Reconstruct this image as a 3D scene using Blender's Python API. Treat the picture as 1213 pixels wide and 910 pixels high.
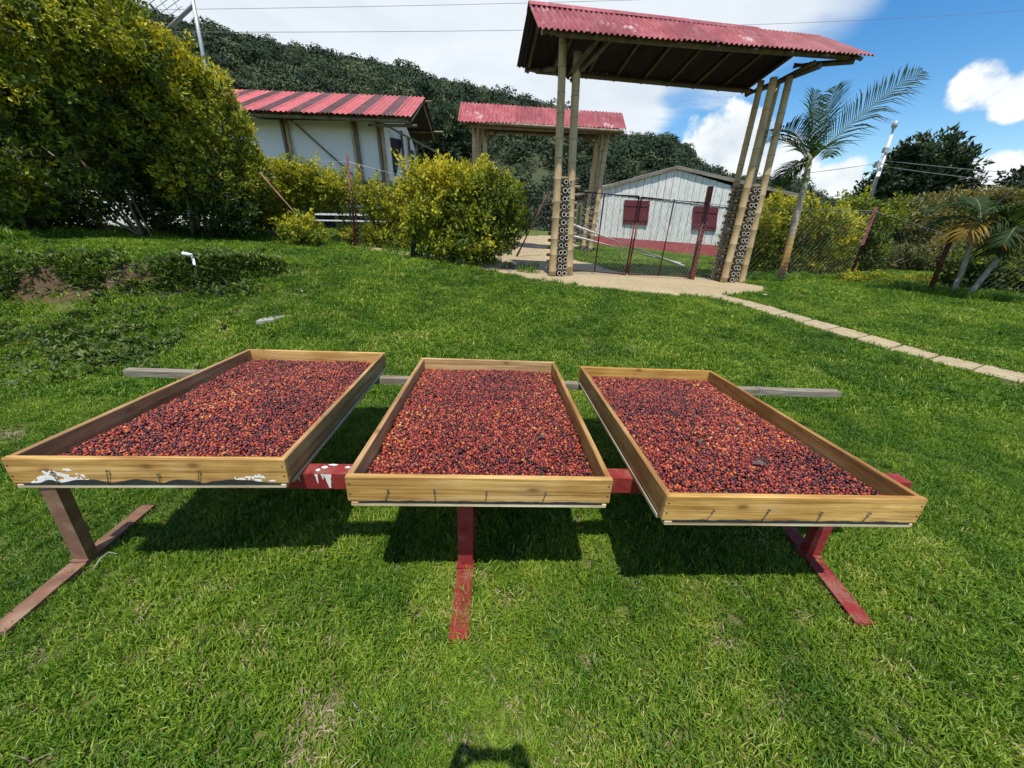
import bpy, math, random
import numpy as np
from mathutils import Vector, Matrix, noise, Euler
random.seed(7); RNG = np.random.default_rng(7)
for o in list(bpy.data.objects): bpy.data.objects.remove(o)
S = bpy.context.scene; COL = S.collection

# ------------------------------------------------------------------ camera
PITCH, ROLL, FPX = .42285, .01811, 429.89
cp, sp = math.cos(PITCH), math.sin(PITCH)
F = Vector((0, cp, -sp)); R0 = Vector((1, 0, 0)); U0 = Vector((0, sp, cp))
RR = R0*math.cos(ROLL)+U0*math.sin(ROLL); UU = -R0*math.sin(ROLL)+U0*math.cos(ROLL)
CAMP = Vector((0, 0, 1.6))
cd = bpy.data.cameras.new('camera'); cam = bpy.data.objects.new('camera', cd); COL.objects.link(cam)
m = Matrix((RR, UU, -F)).transposed().to_4x4(); m.translation = CAMP; cam.matrix_world = m
cd.sensor_width = 36; cd.sensor_fit = 'HORIZONTAL'; cd.lens = FPX/1213*36
cd.clip_start = .02; cd.clip_end = 5000; S.camera = cam

def ray(u, v): return F+RR*((u-606.5)/FPX)-UU*((v-455)/FPX)
def at(u, v, Y):                      # the point on the sight line through a pixel that stands Y metres in front
    d = ray(u, v); return CAMP+d*(Y/d.y)

# ------------------------------------------------------------------ world, sun, exposure
SUN_DIR = Vector((.03, -.375, 1)).normalized()       # towards the sun
sun_el = math.asin(SUN_DIR.z); sun_az = math.atan2(SUN_DIR.x, SUN_DIR.y)
W = bpy.data.worlds.new('World'); S.world = W; W.use_nodes = True
def sky():
    nt = W.node_tree; nt.nodes.clear(); N = nt.nodes.new; L = nt.links.new
    out = N('ShaderNodeOutputWorld'); bg = N('ShaderNodeBackground'); bg.inputs['Strength'].default_value = 1
    sk = N('ShaderNodeTexSky'); sk.sky_type = 'NISHITA'; sk.sun_disc = False
    sk.sun_elevation = sun_el; sk.sun_rotation = sun_az; sk.air_density = 1.25; sk.dust_density = .3; sk.ozone_density = 2.2; sk.altitude = 1500
    sc = N('ShaderNodeVectorMath'); sc.operation = 'SCALE'; sc.inputs['Scale'].default_value = .128
    hs = N('ShaderNodeHueSaturation'); hs.inputs['Saturation'].default_value = 1.38; L(sk.outputs[0], hs.inputs['Color']); L(hs.outputs[0], sc.inputs[0])
    tc = N('ShaderNodeTexCoord'); nrm = N('ShaderNodeVectorMath'); nrm.operation = 'NORMALIZE'; L(tc.outputs['Generated'], nrm.inputs[0])
    sep = N('ShaderNodeSeparateXYZ'); L(nrm.outputs[0], sep.inputs[0])
    def math_(op, a, b=None, clamp=False):
        n = N('ShaderNodeMath'); n.operation = op; n.use_clamp = clamp
        for i, x in enumerate((a, b)):
            if x is None: continue
            if isinstance(x, (int, float)): n.inputs[i].default_value = x
            else: L(x, n.inputs[i])
        return n.outputs[0]
    zz = math_('ADD', math_('MAXIMUM', sep.outputs[2], 0), .22)
    cb = N('ShaderNodeCombineXYZ'); L(math_('DIVIDE', sep.outputs[0], zz), cb.inputs[0]); L(math_('DIVIDE', sep.outputs[1], zz), cb.inputs[1]); L(math_('MULTIPLY', sep.outputs[2], 2.0), cb.inputs[2])
    def nz(vec, scale, detail, rough, dist=0):
        n = N('ShaderNodeTexNoise'); n.inputs['Scale'].default_value = scale; n.inputs['Detail'].default_value = detail
        n.inputs['Roughness'].default_value = rough; n.inputs['Distortion'].default_value = dist; L(vec, n.inputs['Vector']); return n.outputs[0]
    mp = N('ShaderNodeMapping'); mp.inputs['Scale'].default_value = (.55, 1.0, 1); mp.inputs['Rotation'].default_value = (0, 0, .35); L(cb.outputs[0], mp.inputs[0])
    n1 = nz(mp.outputs[0], 1.6, 9, .58, .5)
    n2 = nz(nrm.outputs[0], 7.5, 9, .56)
    def smooth(x, a, b):
        n = N('ShaderNodeMapRange'); n.interpolation_type = 'SMOOTHSTEP'; L(x, n.inputs[0])
        for i, v in enumerate((a, b, 0, 1)): n.inputs[i+1].default_value = v
        return n.outputs[0]
    def blob(u, v, deg, inner=0):
        c = ray(u, v).normalized()
        d = N('ShaderNodeVectorMath'); d.operation = 'DOT_PRODUCT'; L(nrm.outputs[0], d.inputs[0]); d.inputs[1].default_value = c
        return smooth(d.outputs['Value'], math.cos(math.radians(deg)), math.cos(math.radians(inner)))
    # high veil: thick to the left, thinning to deep blue on the right
    veil = n1
    for u, v, dg, inn, amp in ((1260, 110, 38, 16, -.62), (1130, 190, 18, 3, -.22), (880, 150, 12, 3, -.16), (1213, 20, 14, 2, -.2), (760, 150, 9, 1, -.06), (250, 20, 50, 18, .34), (560, 40, 28, 8, .22), (980, 34, 15, 3, .62), (800, -30, 22, 6, .34), (690, 110, 12, 3, .14), (790, 125, 11, 2, .10), (1080, 25, 7, 2, .12), (920, 210, 14, 3, -.12)):
        veil = math_('ADD', veil, math_('MULTIPLY', blob(u, v, dg, inn), amp))
    veil = math_('MULTIPLY', smooth(veil, .42, .74), .93)
    # heaped clouds near the horizon and small ones on the blue
    cu = None
    for u, v, dg, inn, amp in ((868, 188, 8.0, 1.0, .85), (905, 215, 8, 1, .8), (835, 172, 5, .5, .45), (950, 205, 6, .5, .5), (990, 232, 5.5, 1, .8), (1165, 104, 3.4, .2, .62), (1140, 114, 2.2, .2, .5), (1213, 112, 3.2, .4, .7), (1080, 262, 7, 2, .8), (1165, 222, 4.2, .5, .75), (1195, 200, 3, .3, .45)):
        t = math_('MULTIPLY', blob(u, v, dg, inn), amp); cu = t if cu is None else math_('MAXIMUM', cu, t)
    cu = smooth(math_('ADD', math_('MULTIPLY', math_('SUBTRACT', n2, .5), 2.1), cu), .42, .66)
    cover = math_('MAXIMUM', veil, cu)
    rp = N('ShaderNodeValToRGB'); L(n2, rp.inputs[0])
    rp.color_ramp.elements[0].position = .33; rp.color_ramp.elements[0].color = (.52, .59, .65, 1)
    rp.color_ramp.elements[1].position = .62; rp.color_ramp.elements[1].color = (.93, .95, .96, 1)
    rp2 = N('ShaderNodeValToRGB'); L(n1, rp2.inputs[0])
    rp2.color_ramp.elements[0].position = .30; rp2.color_ramp.elements[0].color = (.60, .66, .71, 1)
    rp2.color_ramp.elements[1].position = .68; rp2.color_ramp.elements[1].color = (.84, .87, .89, 1)
    cm = N('ShaderNodeMix'); cm.data_type = 'RGBA'; L(cu, cm.inputs[0]); L(rp2.outputs[0], cm.inputs[6]); L(rp.outputs[0], cm.inputs[7])
    mx = N('ShaderNodeMix'); mx.data_type = 'RGBA'; L(cover, mx.inputs[0]); L(sc.outputs[0], mx.inputs[6]); L(cm.outputs[2], mx.inputs[7])
    L(mx.outputs[2], bg.inputs[0]); L(bg.outputs[0], out.inputs[0])
sky()
sd = bpy.data.lights.new('sun', 'SUN'); sun = bpy.data.objects.new('sun', sd); COL.objects.link(sun)
sd.energy = 4.2; sd.angle = math.radians(.55); sd.color = (1, .95, .87)
sun.rotation_euler = SUN_DIR.to_track_quat('Z', 'Y').to_euler()
S.view_settings.view_transform = 'Standard'; S.view_settings.look = 'None'; S.view_settings.gamma = 1; S.view_settings.exposure = .3
S.render.engine = 'CYCLES'

# ------------------------------------------------------------------ terrain function
def sst(x, a, b):
    t = np.clip((x-a)/(b-a), 0, 1); return t*t*(3-2*t)
FX = [-200, -14, -7, -4.5, -1, .9, 5.5, 10, 20, 60, 200]; FZ = [1.4, 1.25, 1.12, .9, .62, .5, .27, .22, .15, .0, .0]
BX = [-200, -20, -10, -4, 0, 3.5, 10, 20, 60, 200]; BZ = [2.2, 1.7, 1.25, .95, .75, .6, .1, -.05, -.3, -.3]
def lip(x): return 5.55+.22*np.sin(x*1.1)+.12*np.sin(x*2.9+1)+np.clip(x+4.6, 0, 3)*.8
def ground_z(x, y):
    x = np.asarray(x, float); y = np.asarray(y, float)
    s = sst(-x, 2.2, 5.0)
    y0 = 2.4+1.3*s; y1 = 8.8-2.3*s
    t = sst(y, y0, y1); t = t*(1-.0*s)
    front = np.interp(x, FX, FZ); back = np.interp(x, BX, BZ)
    z = front*t; b = sst(y, 9.6, 18); z = z*(1-b)+back*b
    # mown-over old terrace lip on the left
    d = y-lip(x)
    z = z+.34*sst(-x, 3.1, 4.6)*sst(-x, 12, 8.5)**0*(sst(d, -.16, .10)-sst(d, -1.3, 1.3))
    z = z+.05*s*np.exp(-((y-5.9-.25*np.sin(x*1.3))/.45)**2)*(.6+.4*np.sin(x*2.1))
    z = z+.018*np.sin(x*1.7+.6)*np.sin(y*1.3)*sst(np.hypot(x, y-1), 2.6, 5)
    z = z+.012*np.sin(x*4.3+y*2)*np.sin(y*3.7-x)*sst(np.hypot(x, y-1), 2.0, 4)
    return z
def gz(x, y): return float(ground_z(x, y))
def hit(u, v, dz=0):
    d = ray(u, v); t = 1.0
    while t < 400:
        p = CAMP+d*t
        if p.z <= gz(p.x, p.y)+dz: break
        t += .02+.004*t
    lo, hi = t-.02-.004*t, t
    for _ in range(20):
        mid = (lo+hi)/2; p = CAMP+d*mid
        if p.z <= gz(p.x, p.y)+dz: hi = mid
        else: lo = mid
    return CAMP+d*hi
def hit_many(U, V):
    """ground points behind many pixels at once"""
    U = np.asarray(U, float); V = np.asarray(V, float); D = np.array(F)[None]+np.outer((U-606.5)/FPX, np.array(RR))-np.outer((V-455)/FPX, np.array(UU)); C_ = np.array(CAMP)
    t = np.ones(len(U)); lo = t.copy(); hi = np.full(len(U), 400.); act = np.ones(len(U), bool)
    while act.any() and t.min() < 400:
        p = C_+D*t[:, None]; b = act & ((p[:, 2] <= ground_z(p[:, 0], p[:, 1])) | (t > 390)); hi[b] = t[b]; act &= ~b; lo[act] = t[act]; t = np.where(act, t+.03+.006*t, t)
        if not act.any(): break
    for _ in range(16):
        mid = (lo+hi)/2; p = C_+D*mid[:, None]; b = p[:, 2] <= ground_z(p[:, 0], p[:, 1]); hi = np.where(b, mid, hi); lo = np.where(b, lo, mid)
    return C_+D*hi[:, None]
def onground(p, dz=0): return Vector((p[0], p[1], gz(p[0], p[1])+dz))

# ------------------------------------------------------------------ materials
def nodes(name):
    m = bpy.data.materials.new(name); m.use_nodes = True; nt = m.node_tree; nt.nodes.clear()
    out = nt.nodes.new('ShaderNodeOutputMaterial'); b = nt.nodes.new('ShaderNodeBsdfPrincipled'); nt.links.new(b.outputs[0], out.inputs[0])
    return m, nt, b, out
def ramp(nt, fac, cols):
    r = nt.nodes.new('ShaderNodeValToRGB'); e = r.color_ramp.elements
    while len(e) < len(cols): e.new(.5)
    for el, (p, c) in zip(e, cols): el.position = p; el.color = (*c, 1)
    nt.links.new(fac, r.inputs[0]); return r.outputs[0]
def nmath(nt, op, a, b=0.0, clamp=False):
    n = nt.nodes.new('ShaderNodeMath'); n.operation = op; n.use_clamp = clamp
    for i, x in enumerate((a, b)):
        if isinstance(x, (int, float)): n.inputs[i].default_value = x
        else: nt.links.new(x, n.inputs[i])
    return n.outputs[0]
def tex(nt, scale, st=(1, 1, 1), detail=5, rough=.55, dist=0, coord='Object', rnd=0):
    tc = nt.nodes.new('ShaderNodeTexCoord'); mp = nt.nodes.new('ShaderNodeMapping'); mp.inputs['Scale'].default_value = st
    nt.links.new(tc.outputs[coord], mp.inputs[0]); n = nt.nodes.new('ShaderNodeTexNoise')
    if rnd:
        oi = nt.nodes.new('ShaderNodeObjectInfo'); k = nmath(nt, 'MULTIPLY', oi.outputs['Random'], 37.0)
        nt.links.new(k, mp.inputs['Location'])
    n.inputs['Scale'].default_value = scale; n.inputs['Detail'].default_value = detail; n.inputs['Roughness'].default_value = rough; n.inputs['Distortion'].default_value = dist
    nt.links.new(mp.outputs[0], n.inputs['Vector']); return n.outputs[0]
def bump(nt, b, h, strength=.4, dist=.01):
    bp = nt.nodes.new('ShaderNodeBump'); bp.inputs['Strength'].default_value = strength; bp.inputs['Distance'].default_value = dist
    nt.links.new(h, bp.inputs['Height']); nt.links.new(bp.outputs[0], b.inputs['Normal'])
def mixc(nt, fac, a, b, mode='MIX'):
    m = nt.nodes.new('ShaderNodeMix'); m.data_type = 'RGBA'; m.blend_type = mode
    if isinstance(fac, (int, float)): m.inputs[0].default_value = fac
    else: nt.links.new(fac, m.inputs[0])
    for i, x in ((6, a), (7, b)):
        if isinstance(x, tuple): m.inputs[i].default_value = (*x, 1)
        else: nt.links.new(x, m.inputs[i])
    return m.outputs[2]
def simple(name, cols, scale=6, st=(1, 1, 1), rough=.7, bmp=.3, bd=.005, fine=None, detail=6, metal=0, rnd=1, spec=.4, dist=0):
    m, nt, b, _ = nodes(name)
    n = tex(nt, scale, st, detail, .6, dist, rnd=rnd); c = ramp(nt, n, cols)
    if fine:
        n2 = tex(nt, fine[0], st, 3, .6, rnd=rnd); c = mixc(nt, nmath(nt, 'MULTIPLY', ramp(nt, n2, ((.5, (0, 0, 0)), (.62, (1, 1, 1)))), fine[2]), c, fine[1])
    nt.links.new(c, b.inputs['Base Color']); b.inputs['Roughness'].default_value = rough; b.inputs['Metallic'].default_value = metal
    b.inputs['Specular IOR Level'].default_value = spec
    if bmp: bump(nt, b, n, bmp, bd)
    return m
def wood(name, axis, c0, c1, c2, knots=True, rough=.62):
    m, nt, b, _ = nodes(name)
    st = [14, 14, 14]; st[axis] = 1.1
    n = tex(nt, 2.2, st, 6, .6, .8, rnd=1)
    c = ramp(nt, n, ((.28, c0), (.5, c1), (.74, c2)))
    st2 = [90, 90, 90]; st2[axis] = 2.5
    g = tex(nt, 1.5, st2, 3, .6, rnd=1); c = mixc(nt, .35, c, ramp(nt, g, ((.3, (.45, .38, .3)), (.7, (1, 1, 1)))), 'MULTIPLY')
    st5 = [42, 42, 42]; st5[axis] = 1.0; g2 = tex(nt, 1.5, st5, 4, .65, .6, rnd=1); c = mixc(nt, .75, c, ramp(nt, g2, ((.36, (.50, .40, .30)), (.50, (.92, .9, .86)), (.62, (1.08, 1.08, 1.05)))), 'MULTIPLY')
    big = tex(nt, 2.4, (1, 1, 1), 4, .6, rnd=1); c = mixc(nt, .55, c, ramp(nt, big, ((.36, (.55, .42, .30)), (.58, (1, 1, 1)))), 'MULTIPLY')
    st4 = [30, 30, 30]; st4[axis] = .5; ck = tex(nt, 1.4, st4, 2, .5, 1.2, rnd=1); c = mixc(nt, ramp(nt, ck, ((.66, (0, 0, 0)), (.70, (.6, .6, .6)))), c, (.16, .07, .025))
    if knots:
        tc = nt.nodes.new('ShaderNodeTexCoord'); mp = nt.nodes.new('ShaderNodeMapping'); mp.inputs['Scale'].default_value = (2.6, 5.2, 1)
        sx_ = nt.nodes.new('ShaderNodeSeparateXYZ'); cx_ = nt.nodes.new('ShaderNodeCombineXYZ'); nt.links.new(tc.outputs['Object'], sx_.inputs[0]); nt.links.new(sx_.outputs[axis], cx_.inputs[0]); nt.links.new(sx_.outputs[2], cx_.inputs[1])
        oi = nt.nodes.new('ShaderNodeObjectInfo'); nt.links.new(nmath(nt, 'MULTIPLY', oi.outputs['Random'], 11.0), mp.inputs['Location'])
        nt.links.new(cx_.outputs[0], mp.inputs[0]); vo = nt.nodes.new('ShaderNodeTexVoronoi'); vo.voronoi_dimensions = '2D'; vo.inputs['Scale'].default_value = 1; nt.links.new(mp.outputs[0], vo.inputs['Vector'])
        c = mixc(nt, nmath(nt, 'MULTIPLY', ramp(nt, vo.outputs['Distance'], ((.025, (1, 1, 1)), (.085, (0, 0, 0)))), .8), c, (.11, .05, .022))
        c = mixc(nt, ramp(nt, vo.outputs['Distance'], ((.07, (.35, .35, .35)), (.2, (0, 0, 0)))), c, (.30, .14, .05))
    oi = nt.nodes.new('ShaderNodeObjectInfo'); hs = nt.nodes.new('ShaderNodeHueSaturation'); nt.links.new(c, hs.inputs['Color'])
    nt.links.new(nmath(nt, 'ADD', nmath(nt, 'MULTIPLY', oi.outputs['Random'], .28), .86), hs.inputs['Value']); nt.links.new(nmath(nt, 'ADD', nmath(nt, 'MULTIPLY', nmath(nt, 'FRACT', nmath(nt, 'MULTIPLY', oi.outputs['Random'], 7.3)), .2), .92), hs.inputs['Saturation'])
    gr = tex(nt, 3.5, (1, 1, 1), 7, .7, rnd=1); c = mixc(nt, ramp(nt, gr, ((.56, (0, 0, 0)), (.74, (.22, .22, .22)))), hs.outputs[0], (.42, .36, .27))
    nt.links.new(c, b.inputs['Base Color']); b.inputs['Roughness'].default_value = rough; b.inputs['Specular IOR Level'].default_value = .3
    bump(nt, b, g, .5, .003); return m
PINE = ((.41, .235, .085), (.66, .43, .17), (.79, .57, .27))
M = {}
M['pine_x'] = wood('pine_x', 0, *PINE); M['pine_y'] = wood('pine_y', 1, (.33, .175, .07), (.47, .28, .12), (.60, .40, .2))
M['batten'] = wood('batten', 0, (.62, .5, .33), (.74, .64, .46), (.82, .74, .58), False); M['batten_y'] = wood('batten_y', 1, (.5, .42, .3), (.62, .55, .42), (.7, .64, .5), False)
M['grey_wood'] = wood('grey_wood', 0, (.20, .18, .15), (.30, .28, .24), (.42, .39, .34), False, .85)
def painted_red():
    m, nt, b, _ = nodes('red_paint')
    n = tex(nt, 4, (1, 1, 1), 7, .7, rnd=1); c = ramp(nt, n, ((.3, (.15, .014, .015)), (.5, (.23, .022, .022)), (.68, (.31, .050, .042))))
    w = tex(nt, 7, (1, 1, 1), 9, .78, rnd=1); c = mixc(nt, ramp(nt, w, ((.50, (0, 0, 0)), (.60, (.7, .7, .7)))), c, (.26, .12, .085))
    w2 = tex(nt, 45, (1, 1, 1), 5, .7, rnd=1); c = mixc(nt, ramp(nt, w2, ((.60, (0, 0, 0)), (.68, (.7, .7, .7)))), c, (.10, .045, .03))
    nt.links.new(c, b.inputs['Base Color']); b.inputs['Roughness'].default_value = .62; b.inputs['Specular IOR Level'].default_value = .25; bump(nt, b, w, .6, .004); return m
M['red'] = painted_red()
M['worn_red'] = simple('worn_red', ((.3, (.14, .065, .04)), (.5, (.21, .11, .068)), (.7, (.29, .185, .12))), 9, rough=.85)
M['rust_red'] = simple('rust_red', ((.3, (.07, .018, .016)), (.55, (.13, .034, .028)), (.75, (.19, .07, .045))), 12, rough=.75)
M['maroon'] = simple('maroon', ((.3, (.10, .012, .018)), (.7, (.17, .022, .03))), 4, rough=.6)
M['white_paint'] = simple('white_paint', ((.3, (.72, .71, .68)), (.7, (.82, .81, .79))), 9, rough=.6)
M['nail'] = simple('nail_metal', ((.3, (.10, .10, .11)), (.7, (.25, .25, .26))), 40, rough=.45, metal=.7)
M['net'] = simple('net', ((.3, (.010, .012, .011)), (.7, (.03, .033, .03))), 80, rough=.9)
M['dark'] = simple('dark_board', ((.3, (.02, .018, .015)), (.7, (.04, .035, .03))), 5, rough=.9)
M['galv'] = simple('galvanised', ((.3, (.38, .39, .39)), (.7, (.56, .57, .57))), 20, rough=.45, metal=.5)
M['white_pipe'] = simple('white_pipe', ((.3, (.74, .74, .72)), (.7, (.82, .82, .81))), 20, rough=.4)
M['concrete'] = simple('pole_concrete', ((.3, (.50, .51, .52)), (.7, (.68, .69, .70))), 6, rough=.8)
M['cable'] = simple('cable', ((.3, (.16, .16, .17)), (.7, (.22, .22, .22))), 20)
M['wire'] = simple('wire', ((.3, (.26, .25, .24)), (.7, (.42, .41, .39))), 30, rough=.5, metal=.4)
def bamboo(name, c0, c1, c2):
    m, nt, b, _ = nodes(name)
    n = tex(nt, 3, (3, 3, .6), 6, .65, rnd=1); c = ramp(nt, n, ((.3, c0), (.5, c1), (.72, c2)))
    s = tex(nt, 16, (1, 1, .35), 5, .7, rnd=1); c = mixc(nt, ramp(nt, s, ((.56, (0, 0, 0)), (.7, (.6, .6, .6)))), c, (.16, .12, .08))
    nt.links.new(c, b.inputs['Base Color']); b.inputs['Roughness'].default_value = .5; bump(nt, b, n, .2, .004); return m
M['bamboo'] = bamboo('bamboo', (.34, .22, .10), (.47, .34, .17), (.56, .44, .26))
M['bamboo_dark'] = bamboo('bamboo_dark', (.10, .07, .04), (.17, .125, .075), (.25, .19, .12))
M['bamboo_shaded'] = bamboo('bamboo_shaded', (.035, .026, .02), (.075, .055, .038), (.12, .095, .065))  # gate roof poles: same bamboo, shade under the roof put into the colour
M['bamboo_ring'] = simple('bamboo_ring', ((.3, (.15, .11, .07)), (.7, (.24, .18, .12))), 20)
M['bamboo_end'] = simple('bamboo_cut_end', ((.3, (.36, .33, .27)), (.55, (.55, .52, .45)), (.7, (.68, .66, .60))), 30, rough=.8)
def roofmat(name, c0, c1, c2, bare, amt, st=(1, 1, 1)):
    m, nt, b, _ = nodes(name)
    n = tex(nt, 1.8, (1, 1, 1), 8, .7, rnd=1); c = ramp(nt, n, ((.3, c0), (.5, c1), (.7, c2)))
    w = tex(nt, 1.3, (1, 1, 1), 8, .72, rnd=0); c = mixc(nt, ramp(nt, w, ((amt, (0, 0, 0)), (amt+.05, (.8, .8, .8)))), c, bare)
    s_ = tex(nt, 3.0, (5, .7, .7), 6, .7, rnd=1); c = mixc(nt, ramp(nt, s_, ((.52, (0, 0, 0)), (.72, (.6, .6, .6)))), c, tuple(.55*a+.45*q for a, q in zip(c2, bare)))
    d = tex(nt, 11, (2, .6, .6), 6, .7); c = mixc(nt, .5, c, ramp(nt, d, ((.3, (.5, .45, .45)), (.6, (1, 1, 1)))), 'MULTIPLY')
    oi = nt.nodes.new('ShaderNodeObjectInfo'); hs = nt.nodes.new('ShaderNodeHueSaturation'); nt.links.new(c, hs.inputs['Color'])
    nt.links.new(nmath(nt, 'ADD', nmath(nt, 'MULTIPLY', oi.outputs['Random'], .35), .82), hs.inputs['Value']); c = hs.outputs[0]
    nt.links.new(c, b.inputs['Base Color']); b.inputs['Roughness'].default_value = .55; return m
M['roof_red'] = roofmat('roof_red', (.24, .04, .045), (.34, .070, .075), (.43, .13, .13), (.60, .46, .46), .60)
M['roof_bright'] = roofmat('roof_bright', (.42, .065, .07), (.50, .095, .10), (.54, .13, .13), (.6, .4, .4), .75)
M['roof_brown'] = roofmat('roof_brown', (.09, .03, .03), (.12, .045, .045), (.17, .075, .07), (.2, .15, .15), .75)
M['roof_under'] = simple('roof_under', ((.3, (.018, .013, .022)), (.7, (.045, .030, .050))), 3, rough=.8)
M['roof_grey'] = simple('roof_grey', ((.3, (.17, .17, .17)), (.7, (.30, .30, .30))), 2, rough=.7)
M['board_white'] = simple('board_white', ((.3, (.66, .65, .60)), (.55, (.80, .79, .74)), (.75, (.85, .84, .80))), 3, (6, 6, .7), rough=.75, fine=(5, (.36, .35, .31), .6))
M['panel_white'] = simple('panel_white', ((.3, (.80, .79, .76)), (.7, (.86, .85, .83))), 1.2, rough=.7, bmp=.1)
M['base_red'] = simple('base_red', ((.3, (.36, .07, .07)), (.7, (.50, .12, .12))), 4, rough=.8)
M['bark'] = simple('bark', ((.3, (.14, .11, .08)), (.7, (.30, .25, .19))), 8, (3, 3, 1), rough=.9)
M['pale_bark'] = simple('pale_bark', ((.3, (.16, .15, .12)), (.7, (.34, .32, .26))), 8, rough=.9)
M['palm_trunk0'] = simple('palm_trunk', ((.25, (.20, .13, .08)), (.5, (.42, .34, .26)), (.75, (.58, .55, .48))), 2.2, (1, 1, .8), rough=.8)
M['slab'] = simple('slab', ((.3, (.29, .22, .12)), (.55, (.40, .32, .185)), (.75, (.47, .39, .25))), 10, rough=.9, bd=.004, fine=(60, (.25, .21, .16), .5))
M['rock'] = simple('rock', ((.3, (.16, .12, .10)), (.7, (.32, .25, .2))), 5, rough=.95, bmp=.6, bd=.03)
M['cement_slab'] = simple('cement_slab', ((.3, (.28, .26, .23)), (.7, (.42, .40, .36))), 8, rough=.95)

def palm_trunk():
    m, nt, b, _ = nodes('palm_trunk'); tc = nt.nodes.new('ShaderNodeTexCoord'); sp_ = nt.nodes.new('ShaderNodeSeparateXYZ'); nt.links.new(tc.outputs['Object'], sp_.inputs[0])
    n = tex(nt, 5, (1, 1, .5), 6, .65); h = nmath(nt, 'ADD', nmath(nt, 'MULTIPLY', sp_.outputs[2], .38), nmath(nt, 'MULTIPLY', nmath(nt, 'SUBTRACT', n, .5), .22))
    c = ramp(nt, h, ((.0, (.20, .17, .14)), (.08, (.28, .2, .13)), (.14, (.52, .26, .07)), (.36, (.60, .36, .12)), (.46, (.46, .36, .28)), (.62, (.50, .42, .36)), (.8, (.38, .38, .26)))); c = mixc(nt, .5, c, ramp(nt, n, ((.35, (.5, .5, .48)), (.6, (1, 1, 1)))), 'MULTIPLY')
    nt.links.new(c, b.inputs['Base Color']); b.inputs['Roughness'].default_value = .8; bump(nt, b, n, .4, .01); return m
M['palm_trunk'] = palm_trunk()
def leafmat(name, cols, trans=.35, rough=.5, nscale=None, spec=.35):
    m, nt, b, out = nodes(name)
    a = nt.nodes.new('ShaderNodeAttribute'); a.attribute_type = 'INSTANCER'; a.attribute_name = 'tone'
    oi = nt.nodes.new('ShaderNodeObjectInfo')
    g = nt.nodes.new('ShaderNodeAttribute'); g.attribute_type = 'GEOMETRY'; g.attribute_name = 'lv'
    f = nmath(nt, 'ADD', a.outputs['Fac'], nmath(nt, 'MULTIPLY', nmath(nt, 'SUBTRACT', oi.outputs['Random'], .5), .18))
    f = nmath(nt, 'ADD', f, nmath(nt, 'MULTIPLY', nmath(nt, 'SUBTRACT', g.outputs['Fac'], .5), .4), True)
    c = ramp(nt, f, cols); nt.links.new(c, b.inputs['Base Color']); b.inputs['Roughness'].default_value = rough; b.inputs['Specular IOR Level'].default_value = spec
    t = nt.nodes.new('ShaderNodeBsdfTranslucent'); nt.links.new(mixc(nt, 1.0, c, (1.25, 1.15, .5), 'MULTIPLY'), t.inputs[0])
    mx = nt.nodes.new('ShaderNodeMixShader'); mx.inputs[0].default_value = trans; nt.links.new(b.outputs[0], mx.inputs[1]); nt.links.new(t.outputs[0], mx.inputs[2]); nt.links.new(mx.outputs[0], out.inputs[0])
    return m
M['leaf_gold'] = leafmat('leaf_gold', ((.0, (.025, .05, .012)), (.30, (.09, .14, .015)), (.58, (.27, .31, .025)), (1, (.58, .50, .035))))
M['leaf_dark'] = leafmat('leaf_dark', ((.0, (.018, .035, .010)), (.4, (.055, .095, .014)), (.75, (.20, .26, .02)), (1, (.42, .42, .03))))
M['leaf_tree'] = leafmat('leaf_tree', ((.0, (.010, .022, .010)), (.5, (.025, .048, .018)), (1, (.06, .085, .03))), .2)
M['leaf_forest'] = leafmat('leaf_forest', ((.0, (.022, .036, .024)), (.5, (.048, .070, .040)), (1, (.11, .135, .065))), .1, .8, spec=.1)
M['leaf_olive'] = leafmat('leaf_olive', ((.0, (.03, .05, .018)), (.5, (.09, .11, .03)), (1, (.26, .22, .07))), .3)
M['palm_leaf'] = leafmat('palm_leaf', ((.0, (.035, .065, .02)), (.5, (.09, .14, .04)), (1, (.17, .22, .07))), .35, .65, spec=.2)
M['palm_yellow'] = leafmat('palm_yellow', ((.0, (.3, .2, .03)), (1, (.38, .30, .06))), .3, .5)
M['grass'] = leafmat('grass_blade', ((.0, (.030, .085, .010)), (.3, (.078, .182, .014)), (.60, (.180, .300, .022)), (.86, (.32, .40, .045)), (1, (.60, .52, .20))), .35, .45, spec=.3)
M['dry'] = leafmat('dry_blade', ((.0, (.16, .12, .07)), (1, (.48, .40, .26))), .2, .8)
M['weed'] = leafmat('weed_leaf', ((.0, (.03, .06, .014)), (.6, (.08, .13, .025)), (1, (.18, .22, .04))), .3)

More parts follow.
